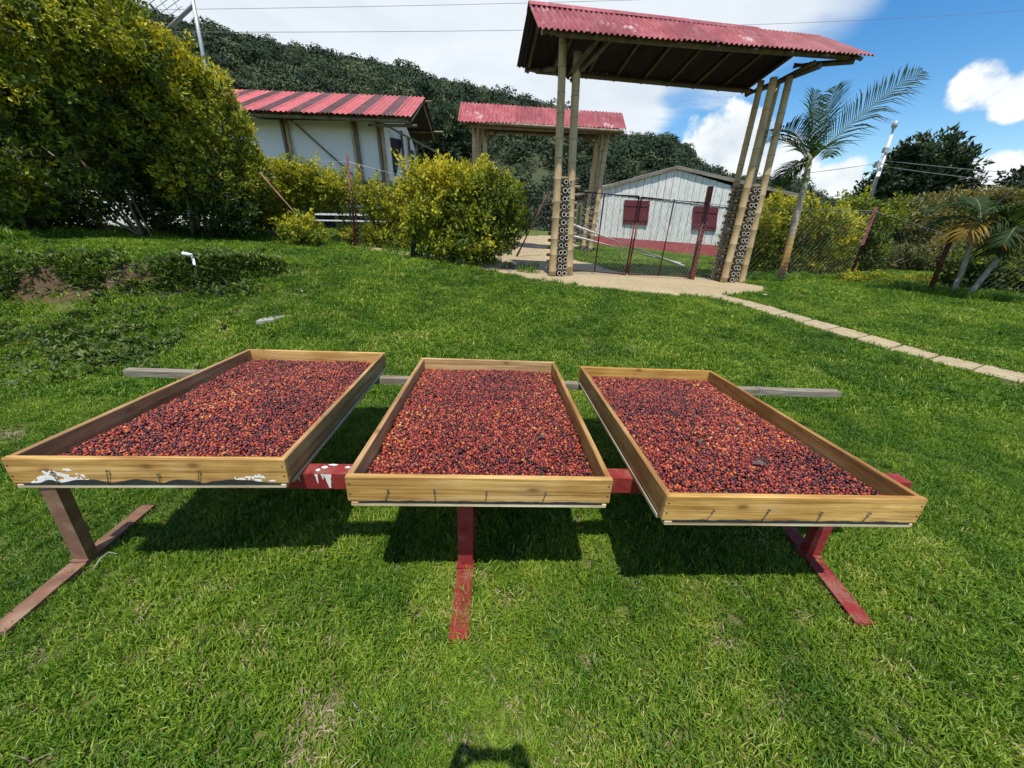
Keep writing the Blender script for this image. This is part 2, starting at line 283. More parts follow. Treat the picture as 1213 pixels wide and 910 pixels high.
# ------------------------------------------------------------------ object helpers
def tag(o, label=None, cat=None, group=None, kind=None):
    if label: o['label'] = label
    if cat: o['category'] = cat
    if group: o['group'] = group
    if kind: o['kind'] = kind
    return o
def empty(name, loc, label, cat, group=None):
    o = bpy.data.objects.new(name, None); COL.objects.link(o); o.location = loc; o.empty_display_size = .2
    return tag(o, label, cat, group)
def frame_of(d):
    d = Vector(d).normalized(); up = Vector((0, 0, 1)) if abs(d.z) < .9 else Vector((0, 1, 0))
    x = d.cross(up).normalized(); return x, x.cross(d).normalized(), d
class MB:
    def __init__(s): s.v = []; s.f = []; s.m = []
    def add(s, v, f, mi=0):
        n = len(s.v); s.v += [tuple(p) for p in v]; s.f += [tuple(i+n for i in q) for q in f]; s.m += [mi]*len(f); return s
    def box(s, lo, hi, mi=0, mat=None, jit=0):
        v = [Vector((x, y, z)) for x in (lo[0], hi[0]) for y in (lo[1], hi[1]) for z in (lo[2], hi[2])]
        if jit: v = [p+Vector([random.uniform(-jit, jit) for _ in range(3)]) for p in v]
        if mat: v = [mat@p for p in v]
        return s.add(v, [(0, 1, 3, 2), (4, 6, 7, 5), (0, 4, 5, 1), (2, 3, 7, 6), (0, 2, 6, 4), (1, 5, 7, 3)], mi)
    def bbox(s, lo, hi, b=.004, mi=0):                 # box with chamfered edges
        lo = Vector(lo); hi = Vector(hi); v = []; idx = {}
        for ix in (0, 1):
            for iy in (0, 1):
                for iz in (0, 1):
                    c = Vector((hi.x if ix else lo.x, hi.y if iy else lo.y, hi.z if iz else lo.z)); sg = Vector((1-2*ix, 1-2*iy, 1-2*iz))
                    for a in range(3):
                        p = c.copy()
                        for k in range(3):
                            if k != a: p[k] += sg[k]*b
                        idx[(ix, iy, iz, a)] = len(v); v.append(p)
        f = []
        def K(a, i, j, k): t = [0, 0, 0]; t[a] = k; o = [q for q in range(3) if q != a]; t[o[0]] = i; t[o[1]] = j; return tuple(t)
        for a in range(3):
            for k in (0, 1):
                q = [idx[(*K(a, i, j, k), a)] for i, j in ((0, 0), (1, 0), (1, 1), (0, 1))]
                if (k == 1) == (a == 1): q = q[::-1]
                f.append(q)
        for a in range(3):
            o = [q for q in range(3) if q != a]
            for i in (0, 1):
                for j in (0, 1):
                    k0 = K(a, i, j, 0); k1 = K(a, i, j, 1)
                    f.append([idx[(*k0, o[0])], idx[(*k1, o[0])], idx[(*k1, o[1])], idx[(*k0, o[1])]])
        for k in [(i, j, l) for i in (0, 1) for j in (0, 1) for l in (0, 1)]: f.append([idx[(*k, 0)], idx[(*k, 1)], idx[(*k, 2)]])
        return s.add(v, f, mi)
    def bar(s, p0, p1, w, h, mi=0, up=None):           # rectangular bar, w across, h along 'up'
        p0 = Vector(p0); p1 = Vector(p1); d = (p1-p0).normalized()
        u = Vector(up) if up else (Vector((0, 0, 1)) if abs(d.z) < .95 else Vector((0, 1, 0)))
        x = d.cross(u).normalized(); u = x.cross(d)
        v = [p+x*a*w/2+u*b*h/2 for p in (p0, p1) for a, b in ((-1, -1), (1, -1), (1, 1), (-1, 1))]
        return s.add(v, [(3, 2, 1, 0), (4, 5, 6, 7), (0, 1, 5, 4), (1, 2, 6, 5), (2, 3, 7, 6), (3, 0, 4, 7)], mi)
    def tube(s, pts, rad, n=8, mi=0, cap=True):
        pts = [Vector(p) for p in pts]
        if not isinstance(rad, (list, tuple)): rad = [rad]*len(pts)
        v = []; f = []; px = None
        for i, p in enumerate(pts):
            d = (pts[min(i+1, len(pts)-1)]-pts[max(i-1, 0)])
            x, y, d = frame_of(d)
            if px is not None:
                x = (px-d*px.dot(d)).normalized(); y = d.cross(x)
            px = x
            for k in range(n):
                a = 2*math.pi*k/n; v.append(p+(x*math.cos(a)+y*math.sin(a))*rad[i])
        for i in range(len(pts)-1):
            for k in range(n): f.append((i*n+k, i*n+(k+1) % n, (i+1)*n+(k+1) % n, (i+1)*n+k))
        if cap: f.append(tuple(range(n))[::-1]); f.append(tuple((len(pts)-1)*n+k for k in range(n)))
        return s.add(v, f, mi)
    def build(s, name, mats, parent=None, label=None, loc=None, local=False, smooth=False, **kw):
        me = bpy.data.meshes.new(name); o = bpy.data.objects.new(name, me)
        base = Vector((0, 0, 0))
        if loc is not None: base = Vector(loc)
        elif parent is not None and not local: base = wloc(parent)
        me.from_pydata([Vector(p)-base for p in s.v], [], s.f)
        if not isinstance(mats, (list, tuple)): mats = [mats]
        for x in mats: me.materials.append(M[x] if isinstance(x, str) else x)
        if len(mats) > 1: me.polygons.foreach_set('material_index', s.m)
        if smooth: me.polygons.foreach_set('use_smooth', [len(q) < 6 for q in s.f])
        me.validate(); me.update(); COL.objects.link(o)
        if parent is not None: o.parent = parent
        elif loc is not None: o.location = loc
        tag(o, label, **kw); return o
def islands(mb):
    par = list(range(len(mb.v)))
    def fd(a):
        while par[a] != a: par[a] = par[par[a]]; a = par[a]
        return a
    key = {}
    for i, p in enumerate(mb.v):
        k = tuple(round(c, 5) for c in p)
        if k in key: par[fd(i)] = fd(key[k])
        else: key[k] = i
    for q in mb.f:
        for a in q[1:]: par[fd(a)] = fd(q[0])
    out = {}
    for q, mi in zip(mb.f, mb.m): out.setdefault(fd(q[0]), []).append((q, mi))
    res = []
    for L_ in out.values():
        m2 = MB(); mp = {}
        for q, mi in L_:
            for a in q:
                if a not in mp: mp[a] = len(m2.v); m2.v.append(mb.v[a])
            m2.f.append(tuple(mp[a] for a in q)); m2.m.append(mi)
        res.append(m2)
    return res
def wloc(o):
    l = Vector(o.location)
    while o.parent: o = o.parent; l = l+Vector(o.location)
    return l
def link_mesh(name, me, parent, loc, rot=None, label=None, scale=None):
    o = bpy.data.objects.new(name, me); COL.objects.link(o); o.parent = parent; o.location = loc
    if rot is not None: o.rotation_euler = rot
    if scale is not None: o.scale = scale
    if label: o['label'] = label
    return o
def culm(mb, p0, p1, r0, r1, n=10, node=.34, mi=0, mr=1, seed=None):
    """bamboo culm: straight internodes with swollen rings, slightly bowed"""
    p0 = Vector(p0); p1 = Vector(p1); Ln = (p1-p0).length; d = (p1-p0)/Ln; x, y, _ = frame_of(d)
    rnd = random.Random(seed if seed is not None else random.random()); bow = rnd.uniform(-.006, .006)*Ln; ba = rnd.uniform(0, 6.28)
    ts = [0]; t = rnd.uniform(.1, node)
    rings = []
    while t < Ln-.04: rings.append(t); t += node*rnd.uniform(.85, 1.15)
    prof = [(0, r0)]
    for t in rings:
        r = r0+(r1-r0)*t/Ln; prof += [(t-.022, r), (t-.007, r*1.055), (t+.004, r*1.055), (t+.018, r*.99)]
    prof.append((Ln, r1)); pts = []; rr = []
    for t, r in prof:
        b = math.sin(math.pi*t/Ln)*bow; pts.append(p0+d*t+(x*math.cos(ba)+y*math.sin(ba))*b); rr.append(r)
    k = len(mb.f); mb.tube(pts, rr, n, mi)
    for i in range(len(rings)):                          # dark ring faces
        for q in range(n): mb.m[k+(i*4+2)*n+q] = mr
    return mb

# ---- instanced stuff (leaves, blades, cherries): points carry position, rot, scale, tone
SRC = {}
def source(name, v, f, mat, lv=None, smooth=False):
    me = bpy.data.meshes.new(name); me.from_pydata(v, [], f); me.materials.append(M[mat])
    if lv is not None:
        a = me.attributes.new('lv', 'FLOAT', 'FACE'); a.data.foreach_set('value', lv)
    if smooth: me.polygons.foreach_set('use_smooth', [True]*len(f))
    o = bpy.data.objects.new(name, me); SRC[name] = o; return o
GN = {}
def gn_for(srcs):
    key = tuple(srcs)
    if key in GN: return GN[key]
    g = bpy.data.node_groups.new('scatter_'+srcs[0], 'GeometryNodeTree')
    g.interface.new_socket('Geometry', in_out='INPUT', socket_type='NodeSocketGeometry'); g.interface.new_socket('Geometry', in_out='OUTPUT', socket_type='NodeSocketGeometry')
    N = g.nodes.new; L = g.links.new; gi = N('NodeGroupInput'); go = N('NodeGroupOutput')
    ip = N('GeometryNodeInstanceOnPoints'); L(gi.outputs[0], ip.inputs['Points'])
    if len(srcs) == 1:
        oi = N('GeometryNodeObjectInfo'); oi.inputs['Object'].default_value = SRC[srcs[0]]; L(oi.outputs['Geometry'], ip.inputs['Instance'])
    else:
        j = N('GeometryNodeJoinGeometry')
        for s in srcs[::-1]:
            oi = N('GeometryNodeObjectInfo'); oi.inputs['Object'].default_value = SRC[s]; oi.inputs['As Instance'].default_value = True
            L(oi.outputs['Geometry'], j.inputs[0])
        L(j.outputs[0], ip.inputs['Instance']); ip.inputs['Pick Instance'].default_value = True
        ix = N('GeometryNodeInputNamedAttribute'); ix.data_type = 'INT'; ix.inputs['Name'].default_value = 'pick'; L(ix.outputs[0], ip.inputs['Instance Index'])
    r = N('GeometryNodeInputNamedAttribute'); r.data_type = 'FLOAT_VECTOR'; r.inputs['Name'].default_value = 'rot'
    er = N('FunctionNodeEulerToRotation'); L(r.outputs[0], er.inputs[0]); L(er.outputs[0], ip.inputs['Rotation'])
    s = N('GeometryNodeInputNamedAttribute'); s.data_type = 'FLOAT'; s.inputs['Name'].default_value = 'scl'; L(s.outputs[0], ip.inputs['Scale'])
    L(ip.outputs[0], go.inputs[0]); GN[key] = g; return g
def scatter(name, pos, rot, scl, tone, srcs, parent=None, base=(0, 0, 0), label=None, cat=None, pick=None, kind='stuff', mats=None, group=None):
    me = bpy.data.meshes.new(name); n = len(pos); me.vertices.add(n); P = np.asarray(pos, float)-np.asarray(base, float)
    me.vertices.foreach_set('co', P.astype(np.float32).ravel())
    a = me.attributes.new('rot', 'FLOAT_VECTOR', 'POINT'); a.data.foreach_set('vector', np.asarray(rot, np.float32).ravel())
    a = me.attributes.new('scl', 'FLOAT', 'POINT'); a.data.foreach_set('value', np.asarray(scl, np.float32))
    a = me.attributes.new('tone', 'FLOAT', 'POINT'); a.data.foreach_set('value', np.asarray(tone, np.float32))
    if len(srcs) > 1:
        a = me.attributes.new('pick', 'INT', 'POINT'); a.data.foreach_set('value', (pick if pick is not None else RNG.integers(0, len(srcs), n)).astype(np.int32))
    for s_ in srcs:
        for mm in SRC[s_].data.materials:
            if mm.name not in me.materials: me.materials.append(mm)
    o = bpy.data.objects.new(name, me); COL.objects.link(o); o.parent = parent
    if parent is None: o.location = base
    md = o.modifiers.new('scatter', 'NODES'); md.node_group = gn_for(srcs)
    return tag(o, label, cat, group, kind)

def leaf(v, f, o, d, up, ln, w, fold=.25, lv=None, val=.5):
    """one leaf: folded lozenge, 4 triangles"""
    d = d.normalized(); s = d.cross(up)
    if s.length < 1e-3: s = d.cross(Vector((1, 0, 0)))
    s.normalize(); u = s.cross(d); k = len(v)
    v += [o, o+d*ln*.45+s*w/2+u*w*fold, o+d*ln*.5, o+d*ln*.45-s*w/2+u*w*fold, o+d*ln-u*ln*.08]
    f += [(k, k+1, k+2), (k, k+2, k+3), (k+1, k+4, k+2), (k+2, k+4, k+3)]
    if lv is not None: lv += [val]*4
def make_sprig(name, mat, n=12, size=.26, ln=.085, w=.04, seed=1, spread=1.0):
    rd = random.Random(seed); v = []; f = []; lv = []
    for i in range(n):
        t = (i+.5)/n; a = i*2.4+rd.uniform(-.4, .4); el = .3+.9*t*rd.uniform(.6, 1.2)
        o = Vector((rd.uniform(-.3, .3)*size, rd.uniform(-.3, .3)*size, size*(t-.35)))
        d = Vector((math.cos(a)*math.cos(el)*spread, math.sin(a)*math.cos(el)*spread, math.sin(el)))
        leaf(v, f, o, d, Vector((0, 0, 1)), ln*rd.uniform(.7, 1.25), w*rd.uniform(.8, 1.2), rd.uniform(.05, .35), lv, rd.random())
    source(name, v, f, mat, lv)
for i in range(3):
    make_sprig('sprig_gold_%d' % i, 'leaf_gold', 13, .24, .10, .048, 10+i)
    make_sprig('sprig_dark_%d' % i, 'leaf_dark', 14, .30, .12, .055, 20+i)
    make_sprig('clump_tree_%d' % i, 'leaf_tree', 26, .9, .38, .17, 30+i)
    make_sprig('clump_olive_%d' % i, 'leaf_olive', 20, .5, .17, .075, 40+i)
    make_sprig('weed_%d' % i, 'weed', 12, .07, .055, .022, 50+i, 1.6)
def make_crown(name, mat, n, seed):
    """a forest tree crown seen from afar: lumpy dome of leafy faces"""
    rd = random.Random(seed); v = []; f = []; lv = []
    lob = [(Vector((rd.uniform(-.5, .5), rd.uniform(-.5, .5), rd.uniform(.1, .6))), rd.uniform(.35, .6)) for _ in range(6)]
    for i in range(n):
        c, r = rd.choice(lob); d = Vector([rd.gauss(0, 1) for _ in range(3)]).normalized()
        if d.z < -.3: d.z *= -1
        o = c+d*r*rd.uniform(.8, 1.08); t = Vector([rd.gauss(0, 1) for _ in range(3)]); t = (t-d*t.dot(d)*.8).normalized()
        leaf(v, f, o, t, d, rd.uniform(.10, .22), rd.uniform(.08, .15), .1, lv, rd.random())
    source(name, v, f, mat, lv)
for i in range(4): make_crown('forest_crown_%d' % i, 'leaf_forest', 230, 60+i)

def euler_from_normals(nrm, spin):
    """rotations that take +Z to each normal, with a random spin (XYZ euler of Rz(ph) Ry(th) Rz(spin))"""
    nrm = nrm/np.linalg.norm(nrm, axis=1, keepdims=True); th = np.arccos(np.clip(nrm[:, 2], -1, 1)); ph = np.arctan2(nrm[:, 1], nrm[:, 0])
    ct, st, cp_, sp_, cs, ss = np.cos(th), np.sin(th), np.cos(ph), np.sin(ph), np.cos(spin), np.sin(spin)
    m00 = cp_*ct*cs-sp_*ss; m10 = sp_*ct*cs+cp_*ss; m20 = -st*cs; m21 = st*ss; m22 = ct
    return np.stack([np.arctan2(m21, m22), np.arctan2(-m20, np.hypot(m00, m10)), np.arctan2(m10, m00)], -1)
def vnoise(P):
    """vectorised value noise, about -0.6..0.6"""
    P = np.asarray(P, float); i = np.floor(P).astype(np.int64); f = P-i; f = f*f*(3-2*f); out = np.zeros(len(P))
    for dx in (0, 1):
        for dy in (0, 1):
            for dz in (0, 1):
                h = (i[:, 0]+dx)*374761393+(i[:, 1]+dy)*668265263+(i[:, 2]+dz)*2147483647; h = (h ^ (h >> 13))*1274126177; h = (h ^ (h >> 16)) & 0xffff
                w = (f[:, 0] if dx else 1-f[:, 0])*(f[:, 1] if dy else 1-f[:, 1])*(f[:, 2] if dz else 1-f[:, 2]); out += w*(h/65535.)
    return (out-.5)*1.3
def v3(x, y, z): return np.stack([np.asarray(x, float), np.asarray(y, float), np.full(len(x), float(z)) if np.isscalar(z) else z], -1)
def foliage(name, parent, blobs, density, srcs, scl=(.8, 1.25), tone=(.4, .25), top=.15, seed=0, label=None, holes=.0, ntone=.5, cat=None, base=None, rough=.34, shoots=2.2):
    """leaf sprigs spread through the outer shell of a union of noisy ellipsoids; blobs = (centre, radii)"""
    rg = np.random.default_rng(seed); P = []; Nn = []
    for c, r in blobs:
        c = np.array(c); r = np.array(r); area = 4*math.pi*((r[0]*r[1])**1.6/3+(r[0]*r[2])**1.6/3+(r[1]*r[2])**1.6/3)**(1/1.6); n = int(area*density)
        d = rg.normal(size=(n, 3)); d /= np.linalg.norm(d, axis=1, keepdims=True)
        k = 1-np.abs(rg.normal(0, .15, n)); k += rough*vnoise(d*2.1+c*1.7); k += .10*np.sin(d[:, 0]*7+c[0]*3)*np.sin(d[:, 1]*6+c[1])+.09*np.sin(d[:, 2]*9+d[:, 0]*5+c[2])
        ns_ = int(area*shoots)
        if ns_:
            ds = rg.normal(size=(ns_, 3)); ds[:, 2] = np.abs(ds[:, 2])*1.1; ds /= np.linalg.norm(ds, axis=1, keepdims=True)
            for q in ds:
                dr = q*.7+np.array([0, 0, .7])+rg.normal(0, .2, 3); dr /= np.linalg.norm(dr); L_ = rg.uniform(.12, .42)*min(1, r.mean()/.5)
                for tt in np.arange(0, L_, .07): P.append((c+q*r*.97+dr*tt)[None]); Nn.append(dr[None])
        p = c+d*r*k[:, None]; nn = d/r; P.append(p); Nn.append(nn/np.linalg.norm(nn, axis=1, keepdims=True))
    P = np.concatenate(P); Nn = np.concatenate(Nn); keep = np.ones(len(P), bool)
    for c, r in blobs: keep &= (((P-np.array(c))/np.array(r))**2).sum(1) > .50
    keep &= P[:, 2] > ground_z(P[:, 0], P[:, 1])+.05
    ns = vnoise(P*1.7); ns2 = vnoise(P*.6+9)
    if holes: keep &= ns > -1+holes
    P, Nn, ns, ns2 = P[keep], Nn[keep], ns[keep], ns2[keep]
    Nn = Nn*.8+rg.normal(0, .45, Nn.shape)+np.array([0, 0, .35])
    zt = (P[:, 2]-P[:, 2].min())/max(1e-3, np.ptp(P[:, 2]))
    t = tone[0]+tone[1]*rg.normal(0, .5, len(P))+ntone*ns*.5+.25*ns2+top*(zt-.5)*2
    return scatter(name, P, euler_from_normals(Nn, rg.uniform(0, 6.28, len(P))), rg.uniform(*scl, len(P)), np.clip(t, 0, 1), srcs, parent, wloc(parent) if parent else (base or (0, 0, 0)), label, cat)

# ------------------------------------------------------------------ ground
def inpoly(px, py, poly):
    c = np.zeros(px.shape, bool); n = len(poly)
    for i in range(n):
        x1, y1 = poly[i][:2]; x2, y2 = poly[(i+1) % n][:2]
        cond = ((y1 > py) != (y2 > py)) & (px < (x2-x1)*(py-y1)/((y2-y1)+1e-12)+x1); c ^= cond
    return c
DIRT_POLY = [hit(u, v) for u, v in ((395, 291), (480, 304), (560, 317), (620, 328), (680, 339), (760, 347), (830, 352), (902, 348), (908, 340), (890, 337), (850, 329), (800, 327), (740, 323), (700, 312), (650, 302), (690, 292), (650, 279), (600, 281), (588, 300), (560, 306), (480, 298), (420, 289))]
# worn bank on the left where the soil shows
BANK = [hit(u, v) for u, v in ((15, 332), (60, 322), (110, 328), (150, 338), (150, 350), (110, 356), (50, 362), (15, 350))]
def blur_mask(px, py, poly, r=.12):
    acc = np.zeros(px.shape)
    for dx, dy in ((0, 0), (r, 0), (-r, 0), (0, r), (0, -r), (r, r), (-r, r), (r, -r), (-r, -r)): acc += inpoly(px+dx, py+dy, poly)
    return acc/9
def axis(lo, hi, step, far):
    a = list(np.arange(lo, hi+1e-6, step)); s = step; x = lo; L_ = []
    while x > -far: s *= 1.28; x -= s; L_.append(x)
    s = step; x = a[-1]; H = []
    while x < far: s *= 1.28; x += s; H.append(x)
    return np.array(L_[::-1]+a+H)
def make_ground():
    X = axis(-13, 14, .11, 2500); Y = axis(-2, 20, .11, 2500); gx, gy = np.meshgrid(X, Y); z = ground_z(gx, gy)
    # beyond the yard the land falls away gently to a valley floor
    r = np.hypot(gx, gy); z = z-8*sst(r, 60, 400)
    nx, ny = len(X), len(Y); v = np.stack([gx, gy, z], -1).reshape(-1, 3)
    i = np.arange(ny-1)[:, None]*nx+np.arange(nx-1)[None]; f = np.stack([i, i+1, i+1+nx, i+nx], -1).reshape(-1, 4)
    me = bpy.data.meshes.new('ground'); me.from_pydata(v.tolist(), [], f.tolist()); me.polygons.foreach_set('use_smooth', [True]*len(f))
    a = me.attributes.new('dirt', 'FLOAT', 'POINT'); d = blur_mask(gx.ravel(), gy.ravel(), DIRT_POLY, .14); a.data.foreach_set('value', d.astype(np.float32))
    a = me.attributes.new('soil', 'FLOAT', 'POINT'); xx, yy = gx.ravel(), gy.ravel(); dl = yy-lip(xx); d = np.maximum(blur_mask(xx, yy, BANK, .2), .85*np.exp(-((dl+.05)/.17)**2)*sst(-xx, 4.3, 5.6)*sst(-xx, 14, 11)); a.data.foreach_set('value', d.astype(np.float32))
    m, nt, b, _ = nodes('lawn_ground')
    def attr(nm): q = nt.nodes.new('ShaderNodeAttribute'); q.attribute_name = nm; return q.outputs['Fac']
    n = tex(nt, 1.1, detail=8, rough=.65); n2 = tex(nt, 22, detail=6, rough=.7); n3 = tex(nt, 90, detail=3, rough=.6)
    g = ramp(nt, n, ((.3, (.035, .075, .010)), (.5, (.065, .125, .014)), (.7, (.11, .16, .022)))); g = mixc(nt, .5, g, ramp(nt, n2, ((.3, (.4, .45, .35)), (.65, (1.2, 1.2, 1.0)))), 'MULTIPLY')
    g = mixc(nt, nmath(nt, 'MULTIPLY', ramp(nt, n3, ((.42, (0, 0, 0)), (.6, (1, 1, 1)))), .75), g, (.20, .16, .07))
    dirt = ramp(nt, n2, ((.3, (.30, .22, .13)), (.5, (.44, .345, .21)), (.7, (.54, .45, .30)))); dirt = mixc(nt, .4, dirt, ramp(nt, n, ((.35, (.6, .6, .55)), (.6, (1, 1, 1)))), 'MULTIPLY')
    soil = ramp(nt, n2, ((.3, (.060, .036, .020)), (.7, (.15, .10, .055))))
    fd = ramp(nt, nmath(nt, 'ADD', attr('dirt'), nmath(nt, 'MULTIPLY', nmath(nt, 'SUBTRACT', n2, .5), 1.1)), ((.42, (0, 0, 0)), (.6, (1, 1, 1))))
    fs = ramp(nt, nmath(nt, 'ADD', attr('soil'), nmath(nt, 'MULTIPLY', nmath(nt, 'SUBTRACT', n2, .5), .9)), ((.4, (0, 0, 0)), (.65, (1, 1, 1))))
    c = mixc(nt, fs, mixc(nt, fd, g, dirt), soil); nt.links.new(c, b.inputs['Base Color']); b.inputs['Roughness'].default_value = .95; b.inputs['Specular IOR Level'].default_value = .1
    bump(nt, b, nmath(nt, 'ADD', n2, n3), .6, .02)
    me.materials.append(m); o = bpy.data.objects.new('ground', me); COL.objects.link(o); tag(o, kind='structure')
make_ground()

# ------------------------------------------------------------------ hills with forest
RIDGE = [(-900, -330), (-300, -130), (60, -22), (125, 3), (200, 30), (270, 46), (330, 60), (400, 72), (440, 78), (490, 93), (560, 110), (600, 120), (680, 140), (740, 166), (790, 168), (806, 178), (822, 196), (850, 212), (900, 220), (935, 221), (960, 231), (980, 246), (1005, 256), (1080, 262), (1213, 262), (1500, 262), (2400, 250)]
def make_hill():
    cols = []; D0, D1 = 42, 230; us = []
    for i in range(len(RIDGE)-1):
        (u0, v0), (u1, v1) = RIDGE[i], RIDGE[i+1]; n = max(2, int((u1-u0)/8))
        if u0 < -100 or u0 > 1300: n = 12
        for k in range(n): t = k/n; us.append((u0+(u1-u0)*t, v0+(v1-v0)*t))
    nr = 46; v = []; pts = []
    for u, vv in us:
        d = ray(u, vv); h = math.hypot(d.x, d.y); dx, dy = d.x/h, d.y/h; sl = d.z/h
        zt = 1.6+sl*D1
        for j in range(nr):
            t = j/(nr-6)
            if t <= 1:
                D = D0+(D1-D0)*t; s = t**.62; z = -2+(zt+2)*s
                z += (2.2*noise.noise(Vector((dx*D/26, dy*D/26, 0)))+5*noise.noise(Vector((dx*D/70, dy*D/70, 4))))*math.sin(math.pi*min(1, t))
                z = min(z, 1.6+sl*D-1.0*(1-t)) if sl > .02 else z
            else:
                D = D1+(t-1)*900; z = zt-(t-1)*110
            v.append((dx*D, dy*D, z-2.4))
    n = len(us); f = [(i*nr+j, (i+1)*nr+j, (i+1)*nr+j+1, i*nr+j+1) for i in range(n-1) for j in range(nr-1)]
    mb = MB(); mb.add(v, f); M['hill'] = simple('hill_ground', ((.3, (.03, .045, .02)), (.7, (.07, .08, .035))), .08, rough=1, bmp=0, rnd=0)
    o = mb.build('hill', 'hill', smooth=True, kind='structure')
    # forest canopy on it
    rg = np.random.default_rng(3); V = np.array(v).reshape(n, nr, 3); pos = []; 
    vis = [i for i, (u, _) in enumerate(us[:-1]) if -60 < u < 1260]
    for i in vis:
        for j in range(0, nr-4):
            a, b, c = V[i, j], V[i+1, j], V[i, j+1]; area = np.linalg.norm(np.cross(b-a, c-a)); D = math.hypot(a[0], a[1])
            k = rg.poisson(area/(7.0 if D > 150 else 6.0 if D > 90 else 5))
            for _ in range(min(k, 12)):
                s, t = rg.random(2); pos.append(a+(b-a)*s+(c-a)*t)
    pos = np.array(pos); N_ = len(pos); D = np.hypot(pos[:, 0], pos[:, 1])
    nn = vnoise(pos/14); rot = np.zeros((N_, 3)); rot[:, 2] = rg.uniform(0, 6.28, N_); rot[:, 0] = rg.normal(0, .15, N_)
    scl = rg.lognormal(math.log(2.3), .28, N_)*np.clip(.55+D/260, .6, 1.3)
    print('forest crowns', N_)
    scatter('forest', pos, rot, scl, np.clip(.42+.5*nn+rg.normal(0, .22, N_), 0, 1), ['forest_crown_%d' % i for i in range(4)], kind='stuff', label='dark green forest covering the long hillside behind the buildings', cat='forest')
make_hill()

# ------------------------------------------------------------------ drying table and trays
K = .885; SX, SY = -.0287, -.0556
def Zt(x, y): return 1.6-K+SX*x+SY*(y-K)             # plane of the tray rims
TW, TL, TH, BT = 1.15266*K, 1.71714*K, .112, .024
BAT = .017
TRAYS = [(-2.15992*K, 1.25327*K, .06676), (-.69838*K, 1.22685*K, .0468), (.65195*K, 1.18532*K, .04145)]
TLAB = ['long wooden drying tray at the left end with white paint smears on its front board',
        'middle wooden drying tray standing over the centre red leg',
        'right hand wooden drying tray with dark knots and cracks on its front board']
CLAB = ['red coffee cherries spread in the left wooden tray', 'red coffee cherries spread in the middle wooden tray', 'red coffee cherries spread in the right wooden tray']
def cherry_mat():
    m, nt, b, _ = nodes('cherry')
    a = nt.nodes.new('ShaderNodeAttribute'); a.attribute_type = 'INSTANCER'; a.attribute_name = 'tone'
    c = ramp(nt, a.outputs['Fac'], ((.0, (.014, .005, .006)), (.24, (.035, .007, .009)), (.42, (.12, .014, .014)), (.60, (.27, .030, .020)), (.78, (.42, .075, .028)), (.91, (.54, .17, .045)), (1, (.62, .38, .12))))
    n = tex(nt, 120, detail=3); c = mixc(nt, .45, c, ramp(nt, n, ((.3, (.45, .4, .4)), (.65, (1.15, 1.1, 1.1)))), 'MULTIPLY')
    nt.links.new(c, b.inputs['Base Color']); b.inputs['Roughness'].default_value = .36; b.inputs['Specular IOR Level'].default_value = .5; return m
M['cherry'] = cherry_mat()
def ico(name, sub, mat, sc=(1, 1, 1), dent=0):
    import bmesh
    bm = bmesh.new(); bmesh.ops.create_icosphere(bm, subdivisions=sub, radius=1); me = bpy.data.meshes.new(name)
    for q in bm.verts:
        p = q.co
        if dent: p *= 1+dent*noise.noise(p*2.1+Vector((sub, dent*9, len(name))))
        q.co = Vector((p.x*sc[0], p.y*sc[1], p.z*sc[2]))
    bm.to_mesh(me); bm.free(); me.polygons.foreach_set('use_smooth', [True]*len(me.polygons)); me.materials.append(M[mat]); o = bpy.data.objects.new(name, me); SRC[name] = o; return o
ico('cherry_a', 2, 'cherry', (1, .88, .86)); ico('cherry_b', 2, 'cherry', (1.12, .86, .82), .12); ico('cherry_c', 2, 'cherry', (.95, .9, .75), .3)
